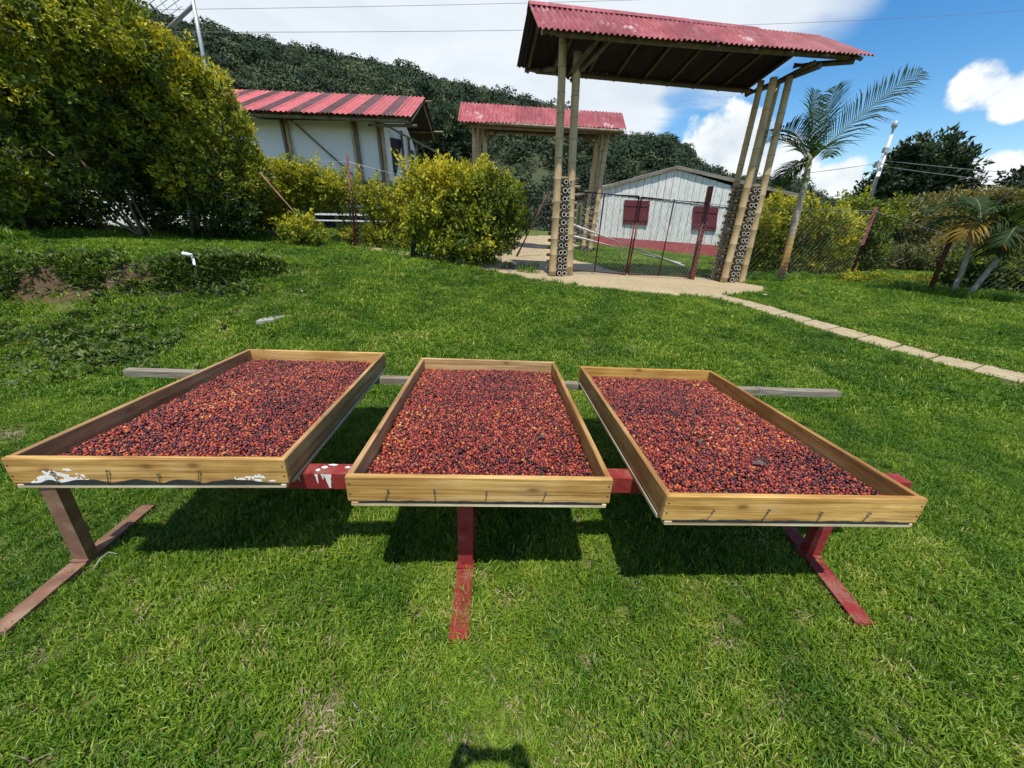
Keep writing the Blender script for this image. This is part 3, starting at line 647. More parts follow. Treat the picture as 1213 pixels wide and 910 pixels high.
def tray(i):
    x, y, th = TRAYS[i]; c, s = math.cos(th), math.sin(th)
    X = Vector((c, s, SX*c+SY*s)).normalized(); Yv = Vector((-s, c, -SX*s+SY*c)); Yv = (Yv-X*Yv.dot(X)).normalized(); Z = X.cross(Yv)
    e = empty('drying_tray', (0, 0, 0), TLAB[i], 'drying tray', 'wooden drying trays set across the table')
    mt = Matrix((X, Yv, Z)).transposed().to_4x4(); mt.translation = Vector((x, y, Zt(x, y))); e.matrix_world = mt
    rd = random.Random(40+i); g = .0015
    def board(name, lo, hi, mat, b=.003, lab=None):
        """plank cut in several stations so that it can bow a little"""
        mb = MB(); lo = Vector(lo); hi = Vector(hi); ax = max(range(3), key=lambda k: hi[k]-lo[k]); mb.bbox(lo, hi, b)
        return mb.build(name, mat, e, local=True, label=lab)
    fb = board('front_board', (0, 0, -TH), (TW, BT, 0), 'pine_x')
    board('back_board', (0, TL-BT, -TH+.002), (TW, TL, -.002), 'pine_x')
    board('side_board', (.001, BT+g, -TH+.001), (BT, TL-BT-g, -.001), 'pine_y'); board('side_board', (TW-BT, BT+g, -TH+.001), (TW-.001, TL-BT-g, -.001), 'pine_y')
    zb = -TH-.004
    board('batten', (.012, -.002, zb-BAT), (TW-.012, .034, zb), 'batten', .002); board('batten', (.012, TL-.034, zb-BAT), (TW-.012, TL, zb), 'batten', .002)
    board('batten', (-.002, .036, zb-BAT), (.034, TL-.036, zb), 'batten_y', .002); board('batten', (TW-.034, .036, zb-BAT), (TW+.002, TL-.036, zb), 'batten_y', .002)
    mb = MB(); mb.box((.004, .004, zb), (TW-.004, TL-.004, zb+.003))
    mb.build('mesh_floor', 'net', e, local=True)
    # black shade net bulging out between the nails
    ns = [[.165, .355, .53, .68], [.155, .325, .52, .745], [.185, .395, .60, .79]][i]; am = [.017, .003, .004][i]
    mb = MB(); v = []; f = []; n = 70; kn = [.10]+[a*1.0 for a in ns]+[.93]
    for k in range(n+1):
        t = .04+.93*k/n; h = 0.002
        for a, b_ in zip(kn, kn[1:]):
            if a <= t <= b_: h = .002+am*math.sin(math.pi*(t-a)/(b_-a))
        h = min(h+.0012*math.sin(t*90), .02) if t < .93 else .002
        v += [(t*TW, -.0035, zb-.001), (t*TW, -.0035, zb+.004+h), (t*TW, -.0005, zb+.005+h)]
    for k in range(n): f += [(k*3, k*3+3, k*3+4, k*3+1), (k*3+1, k*3+4, k*3+5, k*3+2)]
    mb.add(v, f).build('shade_net', 'net', e, local=True)
    for t in ns:                                                   # bent nails that hold the net
        hx = t*TW; hz = -.05-rd.uniform(0, .015); le = rd.uniform(-.022, .004); mb = MB()
        mb.tube([(hx, .001, hz), (hx, -.007, hz), (hx+le*.25, -.0075, hz-.012), (hx+le*.8, -.006, hz-.04), (hx+le, -.005, zb+.004)], .0016, 6)
        mb.tube([(hx-.001, -.0085, hz), (hx-.001, -.006, hz)], .0042, 8); mb.build('nail', 'nail', e, local=True, smooth=True)
    for hx in (.013, TW-.013):                                     # screw heads at the corners
        for hz in (-.032, -.078):
            MB().tube([(hx, .0005, hz), (hx, -.0012, hz)], .0036, 8).build('screw', 'dark', e, local=True)
    if i == 0:                                                     # thick white paint smear
        def smear(x0, x1, z0, z1, n, seed, thr):
            rd2 = random.Random(seed); mb = MB(); nx = n; nz_ = max(4, int(n*(z1-z0)/(x1-x0))); ok = {}
            for a in range(nx+1):
                for b_ in range(nz_+1):
                    uu = a/nx; w = b_/nz_; q = noise.noise(Vector((uu*7+seed, w*3, seed)))+.5*noise.noise(Vector((uu*23, w*8, seed+2)))
                    edge = 1-abs(2*uu-1)**3-(w**1.3)*1.1
                    ok[(a, b_)] = q+edge*.9 > thr
            for a in range(nx):
                for b_ in range(nz_):
                    if all(ok[(a+p, b_+q)] for p in (0, 1) for q in (0, 1)):
                        P = [(x0+(x1-x0)*(a+p)/nx, -.0014, z0+(z1-z0)*(b_+q)/nz_) for p, q in ((0, 0), (1, 0), (1, 1), (0, 1))]
                        Q = [(p[0], .0003, p[2]) for p in P]
                        mb.add(P+Q, [(0, 1, 2, 3), (0, 4, 5, 1), (2, 6, 7, 3), (1, 5, 6, 2), (0, 3, 7, 4)])
            return mb
        for sm in (smear(.055, .30, -.112, -.045, 150, 3, .30), smear(.78, .98, -.102, -.055, 110, 8, .60)):
            for isl in islands(sm):
                if len(isl.f) > 30: isl.build('paint_smear', 'white_paint', e, local=True)
    # the cherries
    rg = np.random.default_rng(90+i); st = .0124; nx = int((TW-2*BT)/st); ny = int((TL-2*BT)/st); P = []; T = []; 
    gx, gy = np.meshgrid(np.arange(nx)+.5, np.arange(ny)+.5); 
    for layer in range(3):
        px = BT+.006+(gx+rg.uniform(-.48, .48, gx.shape)+.5*(layer % 2))*(TW-2*BT-.012)/(nx+.5)
        py = BT+.006+(gy+rg.uniform(-.48, .48, gx.shape)+.5*(layer % 2))*(TL-2*BT-.012)/(ny+.5)
        px = px.ravel(); py = py.ravel()
        nh = vnoise(v3(px*4, py*4, i*5))*.013+vnoise(v3(px*14, py*14, i*5+2))*.007
        ed = np.minimum(np.minimum(px-BT, TW-BT-px), np.minimum(py-BT, TL-BT-py)); fall = -.012*np.exp(-(ed/.03)**2)
        pz = -.071-layer*.0085+nh+fall+rg.uniform(-.003, .003, len(px))
        q = np.stack([px, py, pz], -1); keep = (pz > -TH+.002) & (px < TW-BT-.004) & (py < TL-BT-.004)
        if layer == 2: keep &= rg.random(len(px)) < .7
        if layer == 0: keep &= rg.random(len(px)) < .86
        P.append(q[keep]); T.append(nh[keep])
    P = np.concatenate(P); n = len(P); W_ = np.array([mt@Vector(p) for p in P])
    nn = vnoise(v3(P[:, 0]*3.2, P[:, 1]*3.2, i))
    o = scatter('coffee_cherries', W_, rg.uniform(0, 6.28, (n, 3)), rg.uniform(.0060, .0088, n), np.clip(rg.beta(2.0, 2.0, n)*.97+.18*nn, 0, 1), ['cherry_a', 'cherry_b', 'cherry_c'], None, (x, y, Zt(x, y)), CLAB[i], 'coffee cherries', group='coffee cherries drying in the trays')
    return mt
TM = [tray(i) for i in range(3)]
# a few dry leaves among the cherries of the right and middle tray
def dry_leaf(mt, lx, ly, ang, ln, lab):
    v = []; f = []; n = 7
    for k in range(n+1):
        t = k/n; w = .22*ln*math.sin(math.pi*min(.98, t*.95+.03)); z = .010+.008*math.sin(t*3)
        p = Vector((lx, ly, -.066)); d = Vector((math.cos(ang), math.sin(ang), 0)); s = Vector((-d.y, d.x, 0))
        v += [mt@(p+d*(t-.5)*ln+s*w+Vector((0, 0, z+w*.5))), mt@(p+d*(t-.5)*ln+Vector((0, 0, z))), mt@(p+d*(t-.5)*ln-s*w+Vector((0, 0, z+w*.4)))]
    for k in range(n): f += [(k*3, k*3+3, k*3+4, k*3+1), (k*3+1, k*3+4, k*3+5, k*3+2)]
    MB().add(v, f).build('dry_leaf', 'dead_leaf', loc=tuple(mt@Vector((lx, ly, -.06))), label=lab, cat='leaf')
M['dead_leaf'] = simple('dead_leaf', ((.3, (.04, .03, .025)), (.7, (.13, .10, .09))), 40, rough=.8)
dry_leaf(TM[2], .40, .50, 1.2, .055, 'small dark dry leaf lying on the cherries left of the middle of the right tray'); dry_leaf(TM[2], .58, .30, -.3, .07, 'curled grey dry leaf on the cherries nearest the front of the right tray')
dry_leaf(TM[1], .80, .42, .1, .05, 'small brown dry leaf on the cherries of the middle tray')

def plane_hit(u, v, dz):                              # sight line meets the tray plane lowered by dz
    d = ray(u, v); a = d.z-SX*d.x-SY*d.y; b = 1.6-K-SY*K-1.6+dz
    return CAMP+d*(b/a)
DZ = -(TH+.004+BAT+.002)
def table():
    e = empty('trestle_bench', (0, 1.31, 0), 'low red painted wooden trestle carrying the front of the three drying trays', 'trestle')
    e.location = (0, 1.31, 0)
    yb = lambda x: 1.347+.043*x
    xr = 1.91; xl = -2.11
    def top(x, y): return Zt(x, y)+DZ
    mb = MB(); P0 = Vector((xl, yb(xl), top(xl, yb(xl))-.041)); P1 = Vector((xr, yb(xr), top(xr, yb(xr))-.041)); mb.bar(P0, P1, .072, .082)
    mb.build('beam', 'red', e)
    # white paint runs on the beam between left and middle tray
    a = P0+(P1-P0)*((-.80-xl)/(xr-xl)); d = (P1-P0).normalized(); nrm = Vector((d.y, -d.x, 0)).normalized()
    def run(cx, w, ln):
        mb = MB(); n = 6; c = a+d*cx+nrm*.0365+Vector((0, 0, .041)); pts = [(w*(1-.75*(k/n)**.8)*(1+.15*math.sin(k*2.3)), -ln*k/n) for k in range(n+1)]
        v = [];
        for h, z in pts: v += [c+d*h/2+Vector((0, 0, z)), c-d*h/2+Vector((0, 0, z))]
        v2 = [p+nrm*.0015 for p in v]; N2 = len(v); f = [(2*k, 2*k+2, 2*k+3, 2*k+1) for k in range(n)]
        mb.add(v2, f); mb.add(v2+v, [(2*k, 2*k+2, 2*k+2+N2, 2*k+N2) for k in range(n)]+[(2*k+1, 2*k+3, 2*k+3+N2, 2*k+1+N2) for k in range(n)]); mb.build('paint_run', 'white_paint', e, label='white paint run down the red beam')
    run(.0, .034, .074); run(-.048, .014, .05); run(-.022, .012, .028); run(-.125, .008, .04)
    for cx, cy, w, dd in ((-.0, -.028, .045, .012), (-.03, -.01, .03, .02), (-.05, .01, .02, .02), (.07, -.012, .025, .015)):
        c = a+d*cx+Vector((0, 0, .0425))-nrm*(-.0)+nrm*(-cy*-1); MB().add([c+d*w/2, c+d*w*.2+nrm*dd/2, c-d*w*.3+nrm*dd*.4, c-d*w/2, c-d*w*.1-nrm*dd/2, c+d*w*.3-nrm*dd*.3], [(0, 1, 2, 3, 4, 5)]).build('paint_spot', 'white_paint', e)
    for (u, v), rot, mat, lab in (((95, 667), -.0, 'worn_red', 'weathered brown leg'), ((551, 673), .02, 'red', None), ((964, 661), .0, 'red', None)):
        g = {95: Vector((-2.112, 1.285, .03)), 551: Vector((-.215, 1.29, .03)), 964: Vector((1.575, 1.385, .03))}[u]
        tx, ty = {95: (-2.012, 1.262), 551: (-.205, 1.333), 964: (1.60, 1.413)}[u]
        mb = MB(); mb.bar(g, Vector((tx, ty+.0, top(tx, ty)-.084)), .072, .046, up=(0, 1, 0)); mb.build('leg', mat, e, label=lab)
        dirv = {95: Vector((-.045, 1, 0)), 551: Vector((-.02, 1, 0)), 964: Vector((-.10, 1, 0))}[u].normalized()
        if u == 964: dirv = Vector((.07, 1, 0)).normalized()
        if u == 95: dirv = Vector((-.06, 1, 0)).normalized()
        if u == 551: dirv = Vector((-.04, 1, 0)).normalized()
        zf = .012
        for sgn, ln, nm in ((-1, .365, 'foot'), (1, .36, 'foot')):
            p0 = g+dirv*sgn*.04; p1 = g+dirv*sgn*ln; p0.z = zf+.012; p1.z = zf+.010
            mb = MB(); mb.bar(p0, p1, .078 if sgn < 0 else .074, .026); mb.build('foot', 'worn_red' if u == 95 else 'red', e)
        mb = MB(); mb.bar(g+Vector((0, -.038, -.008)), g+Vector((0, .038, -.008)), .082, .042); mb.build('foot_block', 'worn_red' if u == 95 else 'red', e)
    # rear rail: grey plank on two short posts under the trays
    A = plane_hit(149, 437, DZ); B = plane_hit(994, 463, DZ)
    e2 = empty('rear_rail', (A+B)/2-Vector((0, 0, (A+B).z/2)), 'grey weathered plank rail carrying the back of the three drying trays', 'rail')
    d = (B-A).normalized(); mb = MB(); off = Vector((0, 0, -.024)); mb.bar(A+off, B+off, .06, .046)
    rail = mb.build('plank', 'grey_wood', e2)
    for t in (.22, .5, .76):
        p = A+(B-A)*t; mb = MB(); mb.bar(Vector((p.x, p.y, -.02)), Vector((p.x, p.y, p.z-.049)), .06, .06, up=(0, 1, 0)); mb.build('post', 'grey_wood', e2)
    for t in (.093, .878):
        p = A+(B-A)*t; mb = MB()
        for s in (-.012, .008): mb.bar(p+d*s+Vector((0, -.034, -.05)), p+d*(s+.01)+Vector((0, -.034, .002)), .006, .003, up=(0, 1, 0)); mb.bar(p+d*(s+.01)+Vector((0, -.034, .003)), p+d*(s+.02)+Vector((0, .034, .003)), .006, .003)
        mb.build('wire_tie', 'galv', e2)
table()

# ------------------------------------------------------------------ grass
def make_tuft(name, n, h, w, rad, seed, mat='grass', lean=.5, flat=0):
    rd = random.Random(seed); v = []; f = []; lv = []
    for i in range(n):
        a = rd.uniform(0, 6.28); r = rad*math.sqrt(rd.random()); o = Vector((math.cos(a)*r, math.sin(a)*r, -.004)); b = rd.uniform(0, 6.28); l = rd.uniform(.15, 1)*lean
        hh = h*rd.uniform(.5, 1.15); d = Vector((math.cos(b), math.sin(b), 0)); s = Vector((-d.y, d.x, 0))*w*rd.uniform(.7, 1.3)/2
        m_ = o+d*hh*l*.35+Vector((0, 0, hh*.6*(1-flat))); t = o+d*hh*l*1.15+Vector((0, 0, hh*(1-.35*l)*(1-flat)))
        k = len(v); v += [o-s, o+s, m_+s*.85, m_-s*.85, t]; f += [(k, k+1, k+2, k+3), (k+3, k+2, k+4)]; q = rd.random(); lv += [q, q]
    source(name, v, f, mat, lv)
for i in range(4): make_tuft('tuft_%d' % i, 20, .050, .0044, .040, 100+i, lean=.85)
for i in range(3): make_tuft('tuft_far_%d' % i, 26, .055, .009, .09, 110+i, lean=.9)
for i in range(2): make_tuft('tuft_dry_%d' % i, 18, .05, .005, .045, 120+i, 'dry', 1.3, .55)
for i in range(2): make_tuft('tuft_long_%d' % i, 22, .16, .009, .08, 130+i, lean=.9)
FEET = [];
def scatter_grass():
    rg = np.random.default_rng(5); out = []
    dpoly = DIRT_POLY
    def project(P):
        q = P-np.array(CAMP); d = q@np.array(F); return 606.5+FPX*(q@np.array(RR))/d, 455-FPX*(q@np.array(UU))/d, d
    def region(x0, x1, y0, y1, dens, srcs, name, label, scl, hi_d, lo_d, tall=0):
        n = int((x1-x0)*(y1-y0)*dens); x = rg.uniform(x0, x1, n); y = rg.uniform(y0, y1, n); z = ground_z(x, y); P = np.stack([x, y, z], -1)
        u, v, d = project(P); keep = (d > .2) & (u > -330) & (u < 1540) & (v < 1250) & (d >= lo_d) & (d < hi_d)
        keep |= (np.hypot(x, y) < 1.2) & (lo_d == 0)
        P = P[keep]; x, y = P[:, 0], P[:, 1]
        nz1 = vnoise(v3(x*.9, y*.9, 0)); nz2 = vnoise(v3(x*3.5, y*3.5, 3))
        dm = blur_mask(x, y, dpoly, .1); k = (dm+.5*nz2 < .45)
        k &= ~((blur_mask(x, y, BANK, .15)+.6*nz2 > .5) & (rg.random(len(x)) < .9)); k &= ~((np.abs(y-lip(x)+.05) < .12+.1*nz2) & (x < -4.6) & (rg.random(len(x)) < .7))
        k &= path_dist(x, y) > .24+.06*nz2
        # thin patch with straw at the lower left, scuffed spot beyond the centre foot
        bare = np.zeros(len(x))
        for (u0, v0, r) in BARE: c = hit(u0, v0); bare = np.maximum(bare, np.exp(-((x-c.x)**2+(y-c.y)**2)/r**2))
        k &= ~((bare+.35*nz2 > .5) & (rg.random(len(x)) < .35))
        P, nz1, nz2, bare = P[k], nz1[k], nz2[k], bare[k]; n = len(P)
        rot = np.stack([rg.normal(0, .16, n), rg.normal(0, .16, n), rg.uniform(0, 6.28, n)], -1)
        yel = sst(P[:, 0]-.7*np.abs(P[:, 1]-.6), -1.0, 1.5)*sst(2.2-P[:, 1], 0, 1)
        tone = np.clip(.47+.20*nz1+.28*nz2+.10*yel+rg.normal(0, .13, n), 0, 1)
        pick = rg.integers(0, len(srcs), n)
        if len(srcs) > 3: pick = np.where(rg.random(n) < .025+.62*sst(bare, .15, .8)+.05*(nz2 > .3), rg.integers(len(srcs)-2, len(srcs), n), rg.integers(0, len(srcs)-2, n))
        s = rg.uniform(*scl, n)*(1+.3*nz1)
        print(name, n); scatter(name, P, rot, s, tone, srcs, pick=pick, kind='stuff', label=label, cat='grass')
    near = ['tuft_%d' % i for i in range(4)]+['tuft_dry_0', 'tuft_dry_1']; far = ['tuft_far_%d' % i for i in range(3)]+['tuft_dry_0', 'tuft_dry_1']
    region(-4.8, 4.8, -.6, 4.6, 1350, near, 'grass', 'short green lawn grass around the drying table', (.75, 1.2), 3.4, 0)
    region(-11, 11.5, 1.5, 8, 330, far, 'grass', 'mown green grass sloping up behind the drying table', (.75, 1.25), 7.2, 3.4)
    region(-15, 19, 4, 19, 120, far, 'grass', 'far strip of lawn grass along the fence and behind the gate', (1.0, 1.7), 18, 7.2)
PA, PB = hit(838, 349), hit(1213, 449)
pdx = (PB-PA); pdx.z = 0; PL = pdx.length; pdn = pdx/PL
def path_dist(x, y):
    t = (x-PA.x)*pdn.x+(y-PA.y)*pdn.y; s = np.abs(-(x-PA.x)*pdn.y+(y-PA.y)*pdn.x); return np.where(t > -.1, s, 9)
BARE = ((375, 858, .095), (592, 705, .045), (400, 672, .04), (0, 520, .2), (330, 377, .05))
scatter_grass()
def make_weeds():
    rg = np.random.default_rng(8); pts = []
    for uc, vc, su, sv, n in ((90, 335, 70, 9, 900), (215, 318, 55, 10, 1500), (60, 400, 90, 38, 900), (275, 308, 35, 7, 600), (30, 330, 50, 16, 500), (150, 420, 60, 10, 260), (270, 340, 30, 8, 200)):
        u = rg.normal(uc, su, n); v = np.maximum(290, rg.normal(vc, sv, n)); p = hit_many(u, v)
        k = (u < 345) & (vnoise(p*np.array([1.6, 1.6, 0])+7)+.4*vnoise(p*np.array([5, 5, 0])) > -.1) & (p[:, 1] < 12); pts += [tuple(q) for q in p[k]]
    for _ in range(1500):
        x = rg.uniform(-9.5, -4.0); y = float(lip(x))+rg.normal(.02, .13)
        if rg.random() < .35+noise.noise(Vector((x*2.2, 3, 1)))+.15: pts.append(onground((x, y)))
    P = np.array(pts); n = len(P); rot = np.stack([rg.normal(0, .3, n), rg.normal(0, .3, n), rg.uniform(0, 6.28, n)], -1)
    scatter('ground_cover', P, rot, rg.uniform(.8, 1.9, n), np.clip(rg.normal(.45, .25, n), 0, 1), ['weed_0', 'weed_1', 'weed_2', 'tuft_dry_0', 'tuft_0'], kind='stuff', label='dark leafy weeds growing over the low bank left of the trays', cat='weeds')
    L_ = []
    u = rg.uniform(-30, 640, 1500); v = np.interp(u, [-30, 150, 300, 420, 640], [283, 279, 281, 291, 322])+rg.uniform(-5, 4, 1500); p = hit_many(u, v); k = (p[:, 1] < 14) & ((u < 400) | (rg.random(1500) < .25)); L_ = list(p[k])
    u = rg.uniform(885, 1260, 900); v = np.interp(u, [885, 1000, 1130, 1260], [334, 331, 352, 366])+rg.uniform(-6, 2, 900); L_ += list(hit_many(u, v))
    P = np.array(L_); n = len(P); rot = np.stack([rg.normal(0, .2, n), rg.normal(0, .2, n), rg.uniform(0, 6.28, n)], -1)
    scatter('tall_grass', P, rot, rg.uniform(.6, 1.5, n), np.clip(rg.normal(.35, .2, n), 0, 1), ['tuft_long_0', 'tuft_long_1'], kind='stuff', label='longer uncut grass growing under the hedges and along the fence', cat='grass')
make_weeds()

# ------------------------------------------------------------------ path
def make_path():
    e = bpy.data.objects.new('path', None); COL.objects.link(e); e.location = PA; tag(e, 'pale paving path running down across the lawn from the gate', kind='structure')
    mb = MB(); mb.bbox((-.185, -.25, -.03), (.185, .25, .012), .006); proto = mb.build('paving_slab', 'slab', e, local=True); me = proto.data
    ang = math.atan2(pdn.y, pdn.x); n = int((PL+5.5)/.385); first = True
    for i in range(n):
        s = .1+.385*i; p = PA+pdn*s; z = gz(p.x, p.y)+.004; q = PA+pdn*(s+.2); sl = (gz(q.x, q.y)-gz(p.x, p.y))/.2
        for side in (0,):
            o = proto if first else link_mesh('paving_slab', me, e, (0, 0, 0)); first = False
            w = Vector((p.x, p.y, z+random.uniform(-.003, .003)))-PA; o.location = w; o.rotation_euler = (random.uniform(-.01, .01), -math.atan(sl), ang+random.uniform(-.015, .015)); o.scale = (random.uniform(.97, 1.0), 1, 1)
make_path()

# ------------------------------------------------------------------ roofs of corrugated sheet
def corrugated(parent, rl, rr_, el, er, nsheets, waves, mats, amp=.018, jit=.02, name='roof_sheet', thick=.006, lapz=.004, striped=None, ny=3, curve=0):
    """rl, rr: ridge ends, el, er: eave ends; each sheet is an object"""
    rl, rr_, el, er = map(Vector, (rl, rr_, el, er)); nrm = (rr_-rl).cross(el-rl).normalized()
    if nrm.z < 0: nrm = -nrm
    wt = [1.25 if (striped is not None and (i+nsheets) % 2) else (.8 if striped is not None else 1) for i in range(nsheets)]; cs = np.cumsum([0]+wt)/sum(wt)
    for i in range(nsheets):
        a, b = cs[i], cs[i+1]+.012*(i < nsheets-1); v = []; f = []; N_ = waves*6; jl = random.uniform(-jit, jit); jz = lapz*(i % 2)
        for j in range(ny+1):
            t = j/ny
            for k in range(N_+1):
                s = a+(b-a)*k/N_; top = rl+(rr_-rl)*s; bot = el+(er-el)*s; p = top+(bot-top)*(t*(1+jl) if j == ny else t)
                p = p+nrm*(amp*math.sin(2*math.pi*k/6)+jz+curve*math.sin(math.pi*t)); v.append(p)
        n0 = len(v); v += [p-nrm*thick for p in v]; w = N_+1
        for j in range(ny):
            for k in range(N_):
                q = (j*w+k, j*w+k+1, (j+1)*w+k+1, (j+1)*w+k); f.append(q); f.append(tuple(x+n0 for x in q[::-1]))
        mi = [0, 1]*(len(f)//2)
        for k in range(N_): f.append((ny*w+k, ny*w+k+1, ny*w+k+1+n0, ny*w+k+n0)); mi.append(0)
        for j in range(ny):
            f.append((j*w, (j+1)*w, (j+1)*w+n0, j*w+n0)); f.append((j*w+N_, (j+1)*w+N_, (j+1)*w+N_+n0, j*w+N_+n0)); mi += [0, 0]
        mb = MB(); mb.v = v; mb.f = f; mb.m = mi; mm = list(mats)
        if striped is not None: mm[0] = striped[(i+nsheets) % 2]
        mb.build(name, mm, parent, smooth=False)

# ------------------------------------------------------------------ bamboo gateway
GL = Vector((.93, 8.5, 0)); GR = Vector((5.42, 9.35, 0)); ga = (GR-GL).normalized(); gn = Vector((-ga.y, ga.x, 0))
def gplane(u, v, off, origin=GL, nn=gn):
    d = ray(u, v); t = ((origin+nn*off).dot(nn)-CAMP.dot(nn))/d.dot(nn); return CAMP+d*t
def spacers(e, c, a, n, z0, z1, w, dp, levels, r=.047, name='bamboo_spacer', seed=0, side='left'):
    """stacked short culms, alternately pointing at the viewer and sideways"""
    rd = random.Random(seed); 
    def hollow(ln, rr):
        mb = MB(); v = []; f = []; m_ = []; k = 12
        for ring in ((-ln/2, rr), (ln/2, rr), (ln/2, rr*.72), (-ln/2, rr*.72)):
            for q in range(k): aa = 2*math.pi*q/k; v.append((math.cos(aa)*ring[1], ring[0], math.sin(aa)*ring[1]))
        for q in range(k):
            for i_, mi in ((0, 0), (1, 1), (2, 2), (3, 1)):
                j_ = (i_+1) % 4; f.append((i_*k+q, i_*k+(q+1) % k, j_*k+(q+1) % k, j_*k+q)); m_.append(mi)
        # node wall inside
        for yy in (-ln/2+.05, ln/2-.05):
            b = len(v); v += [(math.cos(2*math.pi*q/k)*rr*.72, yy, math.sin(2*math.pi*q/k)*rr*.72) for q in range(k)]; f.append(tuple(range(b, b+k))); m_.append(2)
        mb.v = v; mb.f = f; mb.m = m_
        return mb
    m1 = hollow(dp+.16, r); o1 = m1.build(name, ['bamboo_dark', 'bamboo_end', 'dark'], e, local=True, smooth=False); me1 = o1.data
    m2 = hollow(w+.20, r); o2 = m2.build(name, ['bamboo_dark', 'bamboo_end', 'dark'], e, local=True); me2 = o2.data
    base = wloc(e); ang = math.atan2(a.y, a.x); first = [True, True]
    for i in range(levels):
        z = z0+(z1-z0)*i/(levels-1)
        for s in (-1, 1):
            p = c+a*s*(r*1.06+rd.uniform(-.008, .008))+n*rd.uniform(-.03, .0)+Vector((0, 0, z)); o = o1 if first[0] else link_mesh(name, me1, e, (0, 0, 0)); first[0] = False
            o.location = p-base; o.rotation_euler = (rd.uniform(-.04, .04), rd.uniform(0, 3), ang+rd.uniform(-.05, .05)); k_ = rd.uniform(.82, 1.05); o.scale = (k_, 1, k_)
            p = c+n*s*(dp/2+.02)+a*rd.uniform(-.03, .02)+Vector((0, 0, z+(z1-z0)/(levels-1)/2)); o = o2 if first[1] else link_mesh(name, me2, e, (0, 0, 0)); first[1] = False
            o.location = p-base; o.rotation_euler = (rd.uniform(-.03, .03), rd.uniform(0, 3), ang+math.pi/2+rd.uniform(-.05, .05)); k_ = rd.uniform(.6, .8); o.scale = (k_, 1, k_)
def gate():
    e = empty('bamboo_gateway', onground(GL), 'tall bamboo gateway with red corrugated roof over the wire gate', 'gateway')
    offR, offF, offB = .15, -.75, 1.15
    rl, rr_ = gplane(626, 3, offR), gplane(972, 43, offR); fl, fr = gplane(638, 33, offF), gplane(1037, 66, offF); bl, br = gplane(612, 79, offB), gplane(886, 106, offB)
    # keep the roof one straight prism: ends level with each other along the gate line
    def sag(p, q): return p
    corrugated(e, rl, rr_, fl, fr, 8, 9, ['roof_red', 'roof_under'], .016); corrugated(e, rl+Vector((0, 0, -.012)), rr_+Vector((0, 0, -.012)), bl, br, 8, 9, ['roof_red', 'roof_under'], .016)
    # ridge cap in overlapping lengths
    for i in range(4):
        a, b = i/4, (i+1)/4+.01; A = rl+(rr_-rl)*a; B = rl+(rr_-rl)*b; df = (fl-rl).normalized(); db = (bl-rl).normalized(); up = Vector((0, 0, .03+.004*(i % 2)))
        v = [A+up+df*.16, A+up, A+up+db*.16, B+up+df*.16, B+up, B+up+db*.16]; v2 = [p-Vector((0, 0, .006)) for p in v]
        if i == 3: continue
        MB().add(v+v2, [(0, 3, 4, 1), (1, 4, 5, 2), (6, 7, 10, 9), (7, 8, 11, 10), (0, 6, 9, 3), (2, 5, 11, 8), (0, 1, 7, 6), (1, 2, 8, 7), (3, 9, 10, 4), (4, 10, 11, 5)]).build('ridge_cap', 'roof_red', e)
    def lerp(a, b, t): return a+(b-a)*t
    def rp(s, t):                         # point on the underside: t<0 front eave, 0 ridge, >0 back eave
        r = lerp(rl, rr_, s); q = lerp(fl, fr, s) if t < 0 else lerp(bl, br, s); return lerp(r, q, abs(t))-Vector((0, 0, .075))
    sB = ('bamboo_shaded', 'bamboo_ring')
    for t, r, s0, s1, ex in ((-.80, .062, .015, .97, 0), (.93, .055, .03, 1.0, .0), (-.05, .05, .02, .98, 0)):
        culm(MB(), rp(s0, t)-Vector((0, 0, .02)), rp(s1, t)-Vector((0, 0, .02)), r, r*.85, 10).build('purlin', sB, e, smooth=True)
    for i in range(9):                    # rafters
        s = .035+.93*i/8
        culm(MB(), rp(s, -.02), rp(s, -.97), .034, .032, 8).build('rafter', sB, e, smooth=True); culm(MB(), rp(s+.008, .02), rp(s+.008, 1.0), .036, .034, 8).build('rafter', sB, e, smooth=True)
    # posts
    gl = lambda p: onground(p, -.1)
    sP = ('bamboo', 'bamboo_ring')
    def post(pb, pt, off, r0, r1, nm='post'):
        b = gplane(*pb, off); b.z = gz(b.x, b.y)-.1; t = gplane(*pt, off); culm(MB(), b, t, r0, r1, 12, .36).build(nm, sP, e, smooth=True); return b, t
    a1 = post((654, 327), (667, 46), 0, .082, .072); a2 = post((674, 330), (684, 62), 0, .084, .076)
    b1 = post((856, 338), (917, 92), 0, .082, .07); b2 = post((877, 338), (936, 90), 0, .08, .068)
    b3 = post((845, 332), (902, 96), .55, .075, .062); b4 = post((862, 333), (922, 96), .5, .075, .06)
    # braces spreading from the posts up to the eaves
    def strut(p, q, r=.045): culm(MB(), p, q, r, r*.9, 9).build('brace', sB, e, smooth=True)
    sL, sR = .13, .80
    top1 = a1[1]; top2 = a2[1]
    strut(gplane(672, 92, .06), rp(.16, -.8)+ga*.1); strut(gplane(676, 96, .1), rp(.19, -.8)+ga*.15, .038); strut(gplane(689, 82, .06), gplane(700, 52, .02), .03)
    strut(gplane(660, 78, -.02)+gn*.1, rp(.10, .93), .04); strut(gplane(668, 58, 0), rp(.12, .93)+ga*.1, .05)
    strut(gplane(884, 112, 1.05), gplane(972, 78, -.55), .055); strut(gplane(900, 108, .9), gplane(965, 74, -.5), .045)
    strut(gplane(940, 78, .0), gplane(1012, 73, -.58), .05)
    strut(b3[1]-Vector((0, 0, .2)), rp(.82, .93), .04)
    cl = (a1[0]+a2[0])/2; cl.z = 0; z0 = gz(cl.x, cl.y)+.06
    spacers(e, cl+gn*.16, ga, gn, z0, z0+1.80, .34, .26, 13, .05, seed=2)
